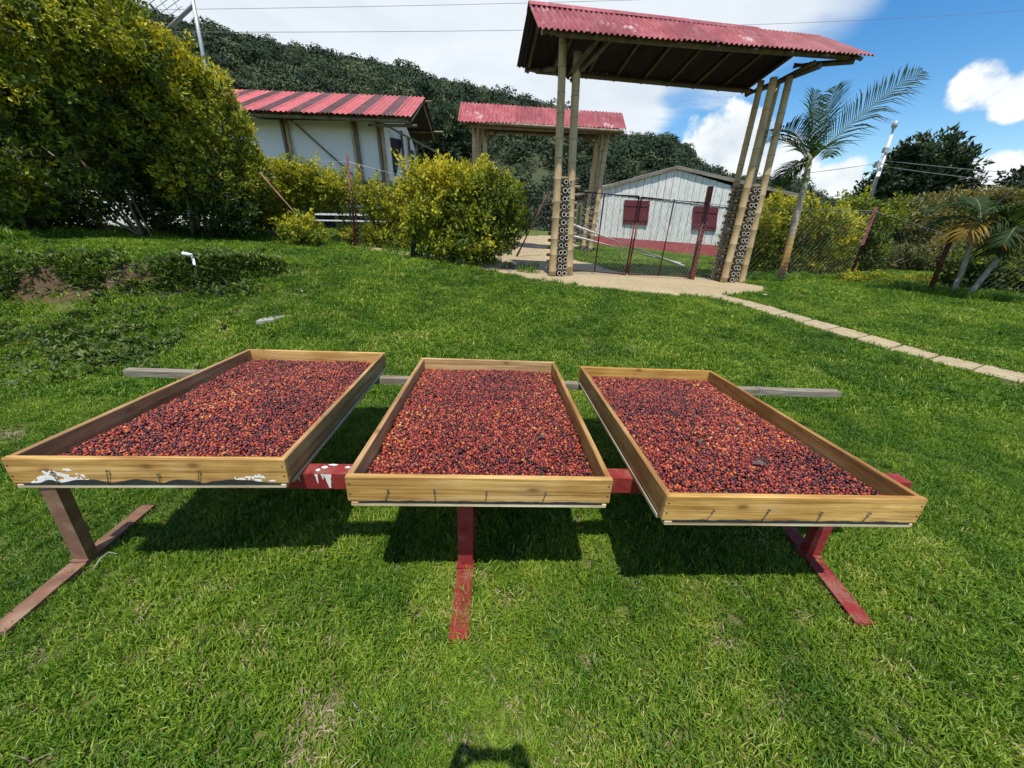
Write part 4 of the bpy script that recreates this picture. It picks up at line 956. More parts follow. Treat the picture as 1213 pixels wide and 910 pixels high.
    cr = (b1[0]+b2[0]+b3[0]+b4[0])/4; cr.z = 0; z0 = gz(cr.x, cr.y)+.06
    spacers(e, (b1[0]+b2[0])/2*1.0-Vector((0, 0, ((b1[0]+b2[0])/2).z))+gn*.2, ga, gn, z0, z0+1.98, .36, .3, 14, .05, seed=5)
    spacers(e, (b1[0]+b3[0])/2-Vector((0, 0, ((b1[0]+b3[0])/2).z)), ga, gn, z0, z0+1.98, .10, .2, 14, .042, seed=6)
gate()

# ------------------------------------------------------------------ chain link fence and gate leaves
def chain(mb, a0, a1, b1, b0, pitch=.075, r=.0022, seed=0):
    """diamond mesh on the quad a0 a1 (bottom) b0 b1 (top)"""
    a0, a1, b0, b1 = map(Vector, (a0, a1, b0, b1)); W_ = (a1-a0).length; H = ((b0-a0).length+(b1-a1).length)/2; nn = (a1-a0).cross(b0-a0).normalized()
    def Q(x, y): s = x/W_; t = y/H; return (a0*(1-s)+a1*s)*(1-t)+(b0*(1-s)+b1*s)*t
    for sg in (1, -1):
        k = -H if sg > 0 else 0
        while k < (W_ if sg > 0 else W_+H):
            # line x = k + sg*y
            ys = [0, H]
            if sg > 0: y0 = max(0, -k); y1 = min(H, W_-k)
            else: y0 = max(0, k-W_); y1 = min(H, k)
            if y1-y0 > .02:
                p, q = Q(k+sg*y0, y0)+nn*sg*r, Q(k+sg*y1, y1)+nn*sg*r; mb.tube([p, q], r, 3, cap=False)
            k += pitch*1.414
GATE_OFF = .35
def gate_leaf(corners, label, extra, off=GATE_OFF, mid=()):
    """corners as picture points on the gate plane: bottom-left, bottom-right, top-right, top-left"""
    P = [gplane(u, v, off) for u, v in corners]; P[0].z = max(P[0].z, gz(P[0].x, P[0].y)+.03); P[1].z = max(P[1].z, gz(P[1].x, P[1].y)+.03)
    e = empty('wire_gate', onground((P[0]+P[1])/2), label, 'gate', 'chain link gate leaves')
    for i in range(4):
        MB().tube([P[i], P[(i+1) % 4]], .02, 8).build('frame_tube', 'rust_red', e, smooth=True)
    for (u0, v0), (u1, v1) in mid: MB().tube([gplane(u0, v0, off), gplane(u1, v1, off)], .016, 8).build('frame_tube', 'rust_red', e, smooth=True)
    mb = MB(); chain(mb, *P, pitch=.07); mb.build('wire_mesh', 'wire', e)
gate_leaf(((668, 319), (741, 325), (757, 233), (684, 227)), 'left red framed chain link gate leaf beside the tall bamboo posts', None, mid=(((704, 322), (716, 230)),))
gate_leaf(((744, 325), (817, 328), (838, 241), (760, 234)), 'right red framed chain link gate leaf in front of the barn shutters', None, mid=(((780, 327), (799, 236)),))
def leaning_post(pb, pt, Y, r, label, name='fence_post', mat='rust_red', square=False, group=None, cat='post'):
    b = hit(*pb); d = ray(*pt); t = (b.y+Y)/d.y; top = CAMP+d*t; e = b.copy(); b = b+(b-top).normalized()*.08
    mb = MB(); (mb.bar(b, top, 2*r, 2*r, up=(0, 1, 0)) if square else mb.tube([b, top], [r, r*.95], 10)); o = mb.build(name, mat, loc=tuple(e), label=label, cat=cat, group=group, smooth=not square); return b, top
gp = leaning_post((819, 331), (842, 221), .15, .05, 'stout dark red gate post standing before the right shutter', square=True)
fp1 = leaning_post((422, 292), (411, 183), 0, .03, 'slim red fence post before the house with the striped roof', group='red metal fence posts')
fp2 = leaning_post((1006, 331), (1038, 245), 0, .045, 'tall leaning red post on the right between the gold shrub and the palms', group='red metal fence posts')
fp3 = leaning_post((1100, 348), (1131, 272), 0, .05, 'red post beside the small leaning palm trunks at the right', group='red metal fence posts')
fp4 = leaning_post((545, 300), (543, 222), .15, .025, 'thin rusty post standing inside the gold shrub left of the gate', group='red metal fence posts')
fp5 = leaning_post((1120, 318), (1128, 278), 1.2, .03, 'short dark post behind the red post at the right', group='red metal fence posts')
leaning_post((386, 294), (308, 205), -.2, .026, 'long thin stick leaning across the hedge left of the fence post', 'leaning_pole', 'worn_red', cat='pole')
leaning_post((612, 304), (648, 231), .5, .032, 'rusty diagonal brace running from the gold shrub to the bamboo posts', 'diagonal_brace', 'rust_red', cat='brace')
leaning_post((838, 300), (808, 236), .8, .02, 'dark diagonal stay behind the right gate post', 'diagonal_brace', 'rust_red', cat='brace')
leaning_post((489, 305), (491, 278), 0, .05, 'short black post at the foot of the hedge before the house', 'short_post', 'dark', square=True)
leaning_post((773, 293), (779, 260), 1.5, .06, 'short dark stump post standing in front of the barn wall', 'short_post', 'dark', square=True)
leaning_post((1058, 316), (1108, 287), 1.0, .05, 'pinkish bare log propped diagonally on the far embankment', 'bare_log', 'worn_red', cat='log')
leaning_post((1066, 318), (1112, 284), 2.2, .035, 'pale bare log propped diagonally behind the pinkish one', 'bare_log', 'pale_bark', cat='log')
def fence(pts, tops, label, pitch, r_=.0018):
    e = empty('wire_fence', onground(pts[0]), label, 'fence', 'chain link fences')
    mb = MB()
    for i in range(len(pts)-1): chain(mb, pts[i], pts[i+1], tops[i+1], tops[i], pitch, r_)
    mb.build('wire_mesh', 'wire', e)
    mb = MB()
    for i in range(len(pts)-1): mb.tube([tops[i], tops[i+1]], .008, 5)
    mb.build('top_wire', 'wire', e); return e
def gtop(u, v, Y): return at(u, v, Y)
Y0, Y1 = fp1[0].y+.3, fp1[0].y-.1
A0, A1, A2 = onground(at(290, 287, Y0+.0)), onground(at(422, 291, fp1[0].y)), onground(at(545, 300, fp4[0].y))
T0, T1, T2 = at(283, 192, Y0), at(413, 192, fp1[0].y), at(543, 226, fp4[0].y)
A3 = onground(GL+gn*.2-ga*.2); T3 = at(650, 236, A3.y)
fence([A0, A1, A2, A3], [T0, T1, T2, T3], 'chain link fence through the gold shrubs left of the gate', .085)
A4 = onground(GR+gn*.2+ga*.25); T4 = at(880, 246, A4.y); A5, T5 = onground(fp2[0]), at(1036, 250, fp2[1].y); A6, T6 = onground(fp3[0]), at(1129, 280, fp3[1].y)
A7 = onground((15, 8.2)); T7 = Vector((15, 8.2, 1.7))
fence([A4, A5, A6, A7], [T4, T5, T6, T7], 'chain link fence along the lawn right of the gate', .11, .0006)
A8 = onground(gplane(819, 331, GATE_OFF)); fence([A8, A4-ga*.5], [at(838, 241, A8.y), at(873, 246, (A4-ga*.5).y)], 'narrow chain link panel between the gate post and right bamboo posts', .07)

# white poles lying against the gate (barrier rails)
def pole_between(name, p, q, r, mat, label, cat, group=None, n=10): return MB().tube([p, q], r, n).build(name, mat, loc=tuple(p), label=label, cat=cat, smooth=True, group=group)
pole_between('white_rail', at(672, 264, 12.4), onground(at(812, 303, 12.3), .04), .045, 'white_pipe', 'upper white pole sloping down behind the gate wire', 'rail', 'white poles behind the gate')
pole_between('white_rail', at(672, 278, 12.6), onground(at(808, 301, 12.7), .05), .04, 'white_pipe', 'lower white pole sloping gently down behind the gate wire', 'rail', 'white poles behind the gate')

# ------------------------------------------------------------------ barn
def barn():
    YL, YR = 20.0, 18.6; bl = at(692, 284, YL); br = at(866, 305, YR); bl.z = gz(bl.x, bl.y)-.15; br.z = gz(br.x, br.y)-.3
    a = br-bl; a.z = 0; W_ = a.length; a.normalize(); n = Vector((-a.y, a.x, 0)); e = empty('barn', onground(bl), 'white plank barn with red base and two dark red shutters behind the gate', 'barn')
    def pl(u, v, off=0):
        d = ray(u, v); t = ((bl+n*off).dot(n)-CAMP.dot(n))/d.dot(n); return CAMP+d*t
    zb1, zb2 = pl(692, 279).z, pl(866, 293).z; eL = pl(700, 222); eR = pl(877, 222); apex = pl(802, 199)
    # right eave lies beyond the posts; wall tops
    def s_of(p): return (p-bl).dot(a)
    sW = s_of(pl(882, 300)); sA = s_of(apex)
    def roof_z(s): 
        return eL.z+(apex.z-eL.z)*(s-s_of(eL))/(sA-s_of(eL)) if s < sA else apex.z+(eR.z-apex.z)*(s-sA)/(s_of(eR)-sA)
    nP = 24; zmid = lambda s: pl(700, 228).z+(pl(877, 249).z-pl(700, 228).z)*s/W_
    for i in range(nP):
        s0, s1 = i*sW/nP+.008, (i+1)*sW/nP-.008; o = random.uniform(0, .018); lo = zb1+(zb2-zb1)*s0/sW; zm = zmid(s0)
        def q(s, z, off): return Vector((bl.x, bl.y, 0))+a*s+n*off+Vector((0, 0, z))
        def slab(z0a, z1a, z1b, off, nm):
            v = [q(s0, z0a, off), q(s1, z0a, off), q(s1, z1b, off), q(s0, z1a, off), q(s0, z0a, off+.03), q(s1, z0a, off+.03), q(s1, z1b, off+.03), q(s0, z1a, off+.03)]
            MB().add(v, [(0, 1, 2, 3), (7, 6, 5, 4), (0, 4, 5, 1), (1, 5, 6, 2), (2, 6, 7, 3), (3, 7, 4, 0)]).build(nm, 'board_white', e)
        slab(lo+.0, zm-.01, zm-.01, -o, 'wall_plank'); slab(zm+.02, roof_z(s0)-.05, roof_z(s1)-.05, -.03-o, 'gable_plank')
    q = lambda s, z, off: Vector((bl.x, bl.y, 0))+a*s+n*off+Vector((0, 0, z))
    # backing walls, base
    mb = MB()
    D = 7
    for s in (0.02, sW-.02): mb.bar(q(s, 1.6, .06), q(s, 1.6, D), .05, 3.2)
    mb.build('side_wall', 'board_white', e)
    v = [q(0, -.2, .045), q(sW, -.2, .045), q(sW, roof_z(sW)-.1, .045), q(sA, apex.z-.1, .045), q(0, roof_z(0)-.1, .045)]; v += [p+n*.03 for p in v]
    MB().add(v, [(0, 1, 2, 3, 4), (9, 8, 7, 6, 5)]).build('wall_backing', 'dark', e)
    lo0 = gz(bl.x, bl.y)-.3; v = [q(-.02, lo0, -.03), q(sW+.02, gz(br.x, br.y)-.5, -.03), q(sW+.02, zb2, -.03), q(-.02, zb1, -.03)]; v += [p+n*.08 for p in v]
    MB().add(v, [(0, 1, 2, 3), (3, 2, 6, 7), (0, 3, 7, 4), (1, 5, 6, 2)]).build('base_wall', 'base_red', e)
    for c in (((740, 237), (770, 238), (767, 267), (738, 265)), ((822, 244), (851, 246), (848, 274), (820, 272))):
        P = [pl(u, v, -.08) for u, v in c]; 
        P2 = [p+n*.05 for p in P]; MB().add(P+P2, [(0, 1, 2, 3), (0, 4, 5, 1), (1, 5, 6, 2), (2, 6, 7, 3), (3, 7, 4, 0)]).build('shutter', 'maroon', e)
        o = MB(); 
        for t in (.2, .8): A = P[0]+(P[3]-P[0])*t; B = P[1]+(P[2]-P[1])*t; o.bar(A-n*.012, B-n*.012, .02, .09, up=(0, 0, 1))
        o.build('shutter_batten', 'maroon', e)
    # roof sheets, grey with fascia
    oh = -.14
    lz = roof_z(0)-.05; zl = at(676, 236, YL-.2).z; zr = pl(930, 232, 0).z
    Ar, Br = q(sA, apex.z+.06, oh), q(sA, apex.z+.06, D+.3)
    for sgn, se, ze in ((-1, s_of(pl(676, 233)), pl(676, 233).z+.05), (1, s_of(pl(944, 232)), pl(944, 232).z+.05)):
        Ae, Be = q(se, ze, oh), q(se, ze, D+.3); corrugated(e, Ar, Br, Ae, Be, 6, 5, ['roof_grey', 'roof_under'], .02, .01)
        mb = MB(); mb.bar(Ar-Vector((0, 0, .07)), Ae-Vector((0, 0, .07)), .03, .10, up=(0, 0, 1)); mb.build('barge_board', 'grey_wood', e)
    # porch on the left and right side: bamboo posts
    for u, v0, u2, v2, of in ((678, 288, 684, 240, .3), (683, 287, 688, 243, 2.0), (690, 284, 693, 242, 5), (928, 250, 931, 236, .2)):
        A = pl(u, v0, of); A.z = gz(A.x, A.y)-.1; B = pl(u2, v2, of); culm(MB(), A, Vector((A.x, A.y, B.z)), .06, .055, 8).build('porch_post', ('bamboo_dark', 'bamboo_ring'), e, smooth=True)
    mb = MB(); mb.bar(pl(668, 240, .2), pl(700, 238, .2), .08, .1); mb.build('porch_beam', 'bamboo_dark', e)
barn()

# ------------------------------------------------------------------ second canopy inside the yard
def canopy2():
    YL, YR = 14.0, 14.6; c = Vector((0, 14, 0))
    e = empty('bamboo_canopy', onground(at(566, 290, 14.2)), 'smaller red roofed bamboo canopy standing behind the gate', 'canopy')
    rl, rr_, fl, fr = at(546, 121, 14.2), at(737, 134, 14.5), at(542, 143, 13.3), at(742, 153, 13.6); bl, br = at(560, 152, 15.3), at(728, 162, 15.6)
    corrugated(e, rl, rr_, fl, fr, 6, 8, ['roof_red', 'roof_under'], .018); corrugated(e, rl-Vector((0, 0, .012)), rr_-Vector((0, 0, .012)), bl, br, 6, 8, ['roof_red', 'roof_under'], .018)
    sB = ('bamboo_dark', 'bamboo_ring')
    culm(MB(), at(551, 149, 13.5), at(735, 158, 13.8), .065, .06, 9).build('purlin', sB, e, smooth=True); culm(MB(), at(560, 155, 15.2), at(728, 165, 15.4), .06, .06, 9).build('purlin', sB, e, smooth=True)
    culm(MB(), at(553, 145, 13.4), at(738, 156, 13.6), .05, .05, 9).build('purlin', sB, e, smooth=True)
    for i in range(7):
        s = .04+.92*i/6; r = rl+(rr_-rl)*s-Vector((0, 0, .07)); culm(MB(), r, fl+(fr-fl)*s-Vector((0, 0, .07)), .035, .03, 7).build('rafter', sB, e, smooth=True); culm(MB(), r, bl+(br-bl)*s-Vector((0, 0, .07)), .035, .03, 7).build('rafter', sB, e, smooth=True)
    sP = ('bamboo', 'bamboo_ring')
    for ub, ut, vt, Y in ((561, 562, 148, 13.9), (575, 574, 151, 14.1), (691, 708, 160, 14.4), (699, 720, 158, 14.2), (697, 713, 158, 14.9), (563, 568, 150, 14.7)):
        T = at(ut, vt, Y); B = Vector((at(ub, 292, Y).x, Y, 0)); B = onground(B, -.1); culm(MB(), B, T, .085, .075, 10, .38).build('post', sP, e, smooth=True)
    for (u, v, Y), (u2, v2, Y2) in (((575, 172, 14.1), (590, 155, 14.1)), ((711, 175, 14.4), (690, 162, 14.4))): culm(MB(), at(u, v, Y), at(u2, v2, Y2), .045, .04, 8).build('brace', sB, e, smooth=True)
    cr = Vector((at(696, 292, 14.5).x, 14.55, 0)); z0 = gz(cr.x, cr.y)+.1; spacers(e, cr, Vector((1, .04, 0)).normalized(), Vector((-.04, 1, 0)).normalized(), z0, z0+1.8, .3, .3, 11, .055, seed=9)
    cr = Vector((at(567, 292, 14.3).x, 14.3, 0)); z0 = gz(cr.x, cr.y)+.1; spacers(e, cr, Vector((1, .04, 0)).normalized(), Vector((-.04, 1, 0)).normalized(), z0, z0+1.8, .3, .3, 11, .055, seed=10)
canopy2()

# ------------------------------------------------------------------ house on the left
def house():
    YF = 15.5; c = at(459, 222, YF); c = Vector((c.x, c.y, 0)); e = empty('stilt_house', onground(c), 'raised white panelled house with a red and brown striped roof', 'house')
    P = lambda u, v, Y=YF: at(u, v, Y)
    # long front wall: white panels between bamboo posts
    # top and bottom edges from the picture, in the front plane
    xs = [(286, 0), (342, 0), (421, 0), (457, 0)]
    def col(u, v): p = P(u, v); return p
    xA, xB, xC, xD = P(250, 180).x, P(343, 180).x, P(422, 180).x, P(456, 180).x
    zt = P(400, 143).z; zb = P(440, 213).z
    for x0, x1 in ((xA, xB-.1), (xB+.1, xC-.09), (xC+.09, xD-.06)):
        MB().box((x0, YF+.04, zb), (x1, YF+.10, zt)).build('wall_panel', 'panel_white', e)
    MB().box((xA, YF+.12, zb-.22), (xD, YF+4.4, zb-.1)).build('floor_edge', 'dark', e)
    xDg = xD+.02; YB = YF+4.6
    v = [(xDg, YF+.12, zb), (xDg, YB, zb), (xDg, YB, zt-.1), (xDg, YF+2.3, zt+.95), (xDg, YF+.12, zt-.05)]; v += [(x-.08, y, z) for x, y, z in v]
    MB().add(v, [(0, 1, 2, 3, 4), (9, 8, 7, 6, 5)]+[(i, i+5, (i+1) % 5+5, (i+1) % 5) for i in range(5)]).build('end_wall', 'panel_white', e)
    MB().add([(xDg+.02, YF+.7, zt-.35), (xDg+.02, YF+2.4, zt-.15), (xDg+.02, YF+1.0, zt-1.6), (xDg+.02, YF+.75, zt-1.7)], [(0, 1, 2, 3)]).build('dark_opening', 'dark', e)
    MB().box((xDg+.01, YF+3.4, zt-1.5), (xDg+.04, YF+4.1, zt-.3)).build('window', 'dark', e)
    sP = ('bamboo_dark', 'bamboo_ring')
    sP2 = ('bamboo', 'bamboo_ring')
    for x, k, z0 in ((xB-.06, 0, -.3), (xB+.1, 1, -.3), (xC-.02, 1, -.4), (xC+.10, 0, -.4), (xD, 1, -.5), (xD-.16, 0, -.5)): culm(MB(), (x, YF-.04, zb+z0), (x+.0, YF-.04, zt+.05), .065, .06, 9).build('wall_post', sP2 if k else sP, e, smooth=True)
    for yy in (YF+2.0, YF+3.1, YF+4.4): culm(MB(), (xDg+.1, yy, zb-.6), (xDg+.1, yy, zt+.1), .06, .055, 9).build('wall_post', sP, e, smooth=True)
    culm(MB(), P(347, 143)-Vector((0, .1, 0)), P(421, 209)-Vector((0, .1, 0)), .035, .03, 8).build('diagonal_brace', sP, e, smooth=True)
    # understorey: posts, rails with white ends
    for x in np.linspace(xA+.5, xD, 6): culm(MB(), (x, YF+.4, gz(x, YF)-.1), (x, YF+.4, zb-.2), .07, .07, 8).build('stilt', sP, e, smooth=True)
    MB().box((xA, YF+2.6, gz(xC, YF)-.2), (xD, YF+2.7, zb-.1)).build('void_sheet', 'dark', e)  # near-black sheet standing in for the dark void below the floor
    for v0, h in ((222, .06), (246, .07), (256, .07), (263, .05)):
        z = P(440, v0, YF+.2).z; MB().box((P(370, v0).x, YF+.2, z), (xD+.3, YF+.26, z+h)).build('floor_rail', 'panel_white', e)
    # roof
    YE, YR_, YK = YF-.9, YF+2.3, YF+5.6
    xl = at(262, 128, YE).x-1.5; fr = at(487, 138, YE); zE = fr.z; xr = fr.x; ridge_r = at(504, 115, YR_); zR = ridge_r.z; xr2 = ridge_r.x
    far = at(518, 167, YK); zK = far.z
    zEl = at(284, 128, YE).z; zRl = at(272, 106, YR_).z
    RL, RRr, EL_, ER_ = (xl, YR_, zRl), (xr2, YR_, zR), (xl, YE, zEl), (xr, YE, zE)
    corrugated(e, RL, RRr, EL_, ER_, 15, 4, ['roof_bright', 'roof_under'], .02, .008, striped=['roof_brown', 'roof_bright'], lapz=.006)
    corrugated(e, Vector(RL)-Vector((0, 0, .012)), Vector(RRr)-Vector((0, 0, .012)), (xl, YK, zK), (far.x, YK, zK), 10, 6, ['roof_brown', 'roof_under'], .02, .008)
    for z_, y_ in ((zE-.12, YE+.15), (zE+.15, YF-.0)): culm(MB(), (xl, y_, z_+(zEl-zE)), (xr-.15, y_, z_), .06, .055, 9).build('eave_beam', sP, e, smooth=True)
    for i in range(9): x = xl+(xr-.2-xl)*(i+.9)/9; culm(MB(), (x, YE+.05, zE-.06), (x, YR_, zR-.12), .035, .03, 7).build('rafter', sP, e, smooth=True)
    for yy, zz_ in ((YE+.3, zE-.2), (YF+4.7, zK+.2), (YR_, zR-.15)): culm(MB(), (xDg-.3, yy, zz_), (xr+.1, yy, zz_), .05, .045, 8).build('purlin_end', sP, e, smooth=True)
    # timber brackets in the gable overhang
    for a_, b_ in (((xr-.1, YE+.15, zE-.15), (xr2-.1, YR_, zR-.12)), ((xr2-.15, YR_, zR-.12), (far.x-.1, YK-.1, zK-.05)), ((xDg+.1, YF+.1, zt-.1), (xr-.05, YF+4.4, zt-.35))): culm(MB(), a_, b_, .04, .035, 8).build('gable_pole', sP, e, smooth=True)
house()

# ------------------------------------------------------------------ shrubs
def shrub(name, label, base_px, blobs, dens, srcs, tone, top, seed, cat='shrub', group=None, scl=(.8, 1.25), Y=None, stems=4, ntone=.5, holes=0, bark='bark', base=None):
    """blobs: picture ellipses (u, v, ru, rv, dY) around the base's distance"""
    b = hit(*base_px) if base is None else Vector(base); e = empty(name, b, label, cat, group); bl = []
    Yb = b.y if Y is None else Y
    for u, v, ru, rv, dY in blobs:
        c = at(u, v, Yb+dY); k = (at(u+10, v, Yb+dY)-c).length/10; bl.append((tuple(c), (ru*k, min(ru, rv)*k*1.0+.15, rv*k*.97)))
    rd = random.Random(seed); mb = MB()
    for i in range(stems):
        c, r = bl[i % len(bl)]; p0 = b+Vector((rd.uniform(-.2, .2), rd.uniform(-.1, .1), -.1)); p2 = Vector(c)+Vector((rd.uniform(-.4, .4)*r[0], 0, r[2]*.3)); p1 = (p0+p2)/2+Vector((rd.uniform(-.15, .15), rd.uniform(-.1, .1), .1))
        mb.tube([p0, p1, p2], [.035, .022, .01], 6)
    mb.build('stem', bark, e, smooth=True)
    foliage('foliage', e, bl, dens, srcs, scl, tone, top, seed, ntone=ntone, holes=holes)
    return e
gold = ['sprig_gold_%d' % i for i in range(3)]; drk = ['sprig_dark_%d' % i for i in range(3)]; oli = ['clump_olive_%d' % i for i in range(3)]; tre = ['clump_tree_%d' % i for i in range(3)]
g1 = 'golden shrubs along the fence'
# big hedge on the left: three overgrown bushes
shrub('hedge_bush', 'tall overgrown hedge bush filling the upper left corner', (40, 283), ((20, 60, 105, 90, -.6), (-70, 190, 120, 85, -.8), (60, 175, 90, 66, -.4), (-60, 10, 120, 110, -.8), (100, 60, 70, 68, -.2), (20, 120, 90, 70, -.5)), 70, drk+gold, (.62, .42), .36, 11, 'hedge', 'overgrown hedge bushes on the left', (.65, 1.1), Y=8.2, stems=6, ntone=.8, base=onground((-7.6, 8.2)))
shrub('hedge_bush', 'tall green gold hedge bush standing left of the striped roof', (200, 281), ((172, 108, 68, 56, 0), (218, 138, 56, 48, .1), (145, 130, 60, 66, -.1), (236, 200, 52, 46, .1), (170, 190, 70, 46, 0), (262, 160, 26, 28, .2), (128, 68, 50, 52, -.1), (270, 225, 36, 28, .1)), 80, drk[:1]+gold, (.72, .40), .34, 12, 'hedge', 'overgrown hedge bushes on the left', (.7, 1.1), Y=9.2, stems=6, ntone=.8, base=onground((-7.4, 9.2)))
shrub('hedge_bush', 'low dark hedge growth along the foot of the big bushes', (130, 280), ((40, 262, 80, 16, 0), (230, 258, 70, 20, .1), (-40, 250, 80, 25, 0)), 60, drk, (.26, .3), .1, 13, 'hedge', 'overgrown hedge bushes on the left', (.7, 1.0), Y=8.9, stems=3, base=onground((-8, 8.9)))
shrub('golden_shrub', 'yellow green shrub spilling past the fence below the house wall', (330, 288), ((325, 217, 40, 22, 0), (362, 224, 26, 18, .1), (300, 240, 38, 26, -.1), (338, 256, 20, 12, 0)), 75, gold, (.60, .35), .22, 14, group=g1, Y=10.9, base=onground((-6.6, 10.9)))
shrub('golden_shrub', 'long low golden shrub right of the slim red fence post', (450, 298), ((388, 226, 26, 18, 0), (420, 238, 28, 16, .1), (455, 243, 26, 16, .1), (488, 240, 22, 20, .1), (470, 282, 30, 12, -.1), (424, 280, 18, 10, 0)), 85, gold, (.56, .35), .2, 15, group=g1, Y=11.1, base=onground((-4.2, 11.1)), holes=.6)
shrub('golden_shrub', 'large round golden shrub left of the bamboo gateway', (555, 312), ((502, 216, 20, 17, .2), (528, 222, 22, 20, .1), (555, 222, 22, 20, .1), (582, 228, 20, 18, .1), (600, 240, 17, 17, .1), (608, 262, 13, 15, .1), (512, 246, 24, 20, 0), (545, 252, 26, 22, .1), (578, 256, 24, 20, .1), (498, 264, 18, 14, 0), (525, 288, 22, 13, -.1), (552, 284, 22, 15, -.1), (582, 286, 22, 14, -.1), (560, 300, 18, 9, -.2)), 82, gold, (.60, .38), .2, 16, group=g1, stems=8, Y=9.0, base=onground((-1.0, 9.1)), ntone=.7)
shrub('golden_shrub', 'small sprawling golden shrub at the foot of the leaning stick', (350, 292), ((360, 275, 18, 12, 0),), 90, gold, (.6, .3), .2, 17, group=g1, Y=9.3, stems=2, base=onground((-5.1, 9.3)))
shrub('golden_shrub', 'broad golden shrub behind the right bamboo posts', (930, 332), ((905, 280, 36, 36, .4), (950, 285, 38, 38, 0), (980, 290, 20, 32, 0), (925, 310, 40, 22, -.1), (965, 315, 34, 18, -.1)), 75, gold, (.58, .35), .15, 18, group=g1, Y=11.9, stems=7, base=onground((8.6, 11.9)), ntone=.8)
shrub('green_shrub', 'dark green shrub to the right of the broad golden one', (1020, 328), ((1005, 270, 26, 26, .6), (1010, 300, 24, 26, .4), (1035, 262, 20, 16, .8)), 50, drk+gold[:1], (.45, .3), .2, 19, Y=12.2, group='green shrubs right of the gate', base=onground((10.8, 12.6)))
shrub('green_shrub', 'olive coloured thicket beyond the embankment on the right', (1070, 290), ((1060, 278, 50, 26, 0), (1110, 272, 45, 30, 1), (1160, 270, 45, 32, 0), (1210, 275, 50, 30, 0), (1030, 285, 30, 20, 1)), 22, oli, (.62, .4), .2, 20, Y=21, group='green shrubs right of the gate', scl=(.9, 1.4), base=onground((21, 21)), stems=5)
shrub('green_shrub', 'dense leafy shrub under the palms at the right edge', (1190, 352), ((1175, 325, 40, 26, 0), (1215, 310, 45, 45, .2), (1150, 335, 20, 14, 0), (1260, 310, 50, 50, .4)), 80, gold, (.34, .4), .15, 21, Y=9.2, group='green shrubs right of the gate', base=onground((11.8, 9.2)), ntone=.9)
shrub('golden_shrub', 'low strip of yellow foliage on the lawn edge between the two red posts', (1080, 338), ((1085, 336, 22, 7, 0), (1040, 334, 20, 6, .2), (1120, 340, 22, 7, 0), (1010, 330, 14, 6, .2)), 110, gold, (.62, .4), .1, 22, group=g1, Y=10.0, scl=(.5, .8), base=onground((10.3, 10.0)), stems=2)
shrub('green_shrub', 'brushy scrub growing on the brown embankment', (1070, 322), ((1060, 308, 40, 10, 1), (1110, 306, 40, 14, 1.2), (1160, 312, 40, 16, .5)), 40, oli, (.55, .4), .1, 23, Y=13.5, group='green shrubs right of the gate', scl=(.4, .8), base=onground((14, 14.4)), stems=2)
# trees
def tree(name, label, base, blobs, Y, dens, srcs, tone, seed, scl, trunk_r=.25, holes=.5, cat='tree', group=None, top=.2):
    b = Vector(base); e = empty(name, b, label, cat, group); rd = random.Random(seed); bl = []
    for u, v, ru, rv, dY in blobs:
        c = at(u, v, Y+dY); k = (at(u+10, v, Y+dY)-c).length/10; bl.append((tuple(c), (ru*k, ru*k*.85, rv*k)))
    mb = MB(); tz = min(c[2] for c, r in bl); tp = Vector((b.x, b.y, tz)); mb.tube([b-Vector((0, 0, .3)), (b+tp)/2+Vector((.2, 0, 0)), tp], [trunk_r, trunk_r*.8, trunk_r*.65], 10)
    for c, r in bl: mid = (tp+Vector(c))/2+Vector((rd.uniform(-.4, .4), rd.uniform(-.4, .4), .2)); mb.tube([tp-Vector((0, 0, .3)), mid, Vector(c)], [trunk_r*.5, trunk_r*.3, trunk_r*.1], 7)
    mb.build('trunk', 'bark', e, smooth=True)
    foliage('crown', e, bl, dens, srcs, scl, tone, top, seed, ntone=.4, holes=holes, shoots=0)
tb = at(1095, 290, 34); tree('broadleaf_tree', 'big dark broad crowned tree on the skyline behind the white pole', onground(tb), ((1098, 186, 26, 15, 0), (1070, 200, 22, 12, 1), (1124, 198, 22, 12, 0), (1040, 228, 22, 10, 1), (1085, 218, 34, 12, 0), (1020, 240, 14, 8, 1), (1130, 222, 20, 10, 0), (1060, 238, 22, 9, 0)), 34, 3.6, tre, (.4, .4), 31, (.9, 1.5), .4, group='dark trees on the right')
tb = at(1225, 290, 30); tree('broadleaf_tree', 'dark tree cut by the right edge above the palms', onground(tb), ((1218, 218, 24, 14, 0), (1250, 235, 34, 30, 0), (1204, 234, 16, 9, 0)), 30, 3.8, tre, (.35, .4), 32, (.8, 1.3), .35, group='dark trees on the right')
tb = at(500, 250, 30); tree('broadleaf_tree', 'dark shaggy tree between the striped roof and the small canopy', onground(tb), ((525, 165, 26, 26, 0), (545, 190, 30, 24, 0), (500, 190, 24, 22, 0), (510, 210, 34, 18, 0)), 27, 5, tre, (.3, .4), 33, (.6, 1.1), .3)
k = 0
for u, v, r, lab in ((812, 176, 3.6, 'lone small tree on the hill crest, left of the crest pair'), (820, 184, 2.6, 'tiny round tree low on the falling hill crest'), (851, 203, 4.2, 'single tree standing on the skyline above the barn roof'), (797, 168, 4.0, 'bushy tree at the corner of the hill crest')):
    Yt = 205; p = at(u, v+9, Yt); tree('ridge_tree', lab, p-Vector((0, 0, 4)), ((u, v, r*.8, r*.75, 0), (u-r*.6, v+r*.5, r*.5, r*.35, 0), (u+r*.5, v+r*.8, r*.45, r*.35, 0)), Yt, .9, tre, (.5, .4), 70+k, (1.4, 2.4), .25, .3, group='small trees on the hill crest'); k += 1

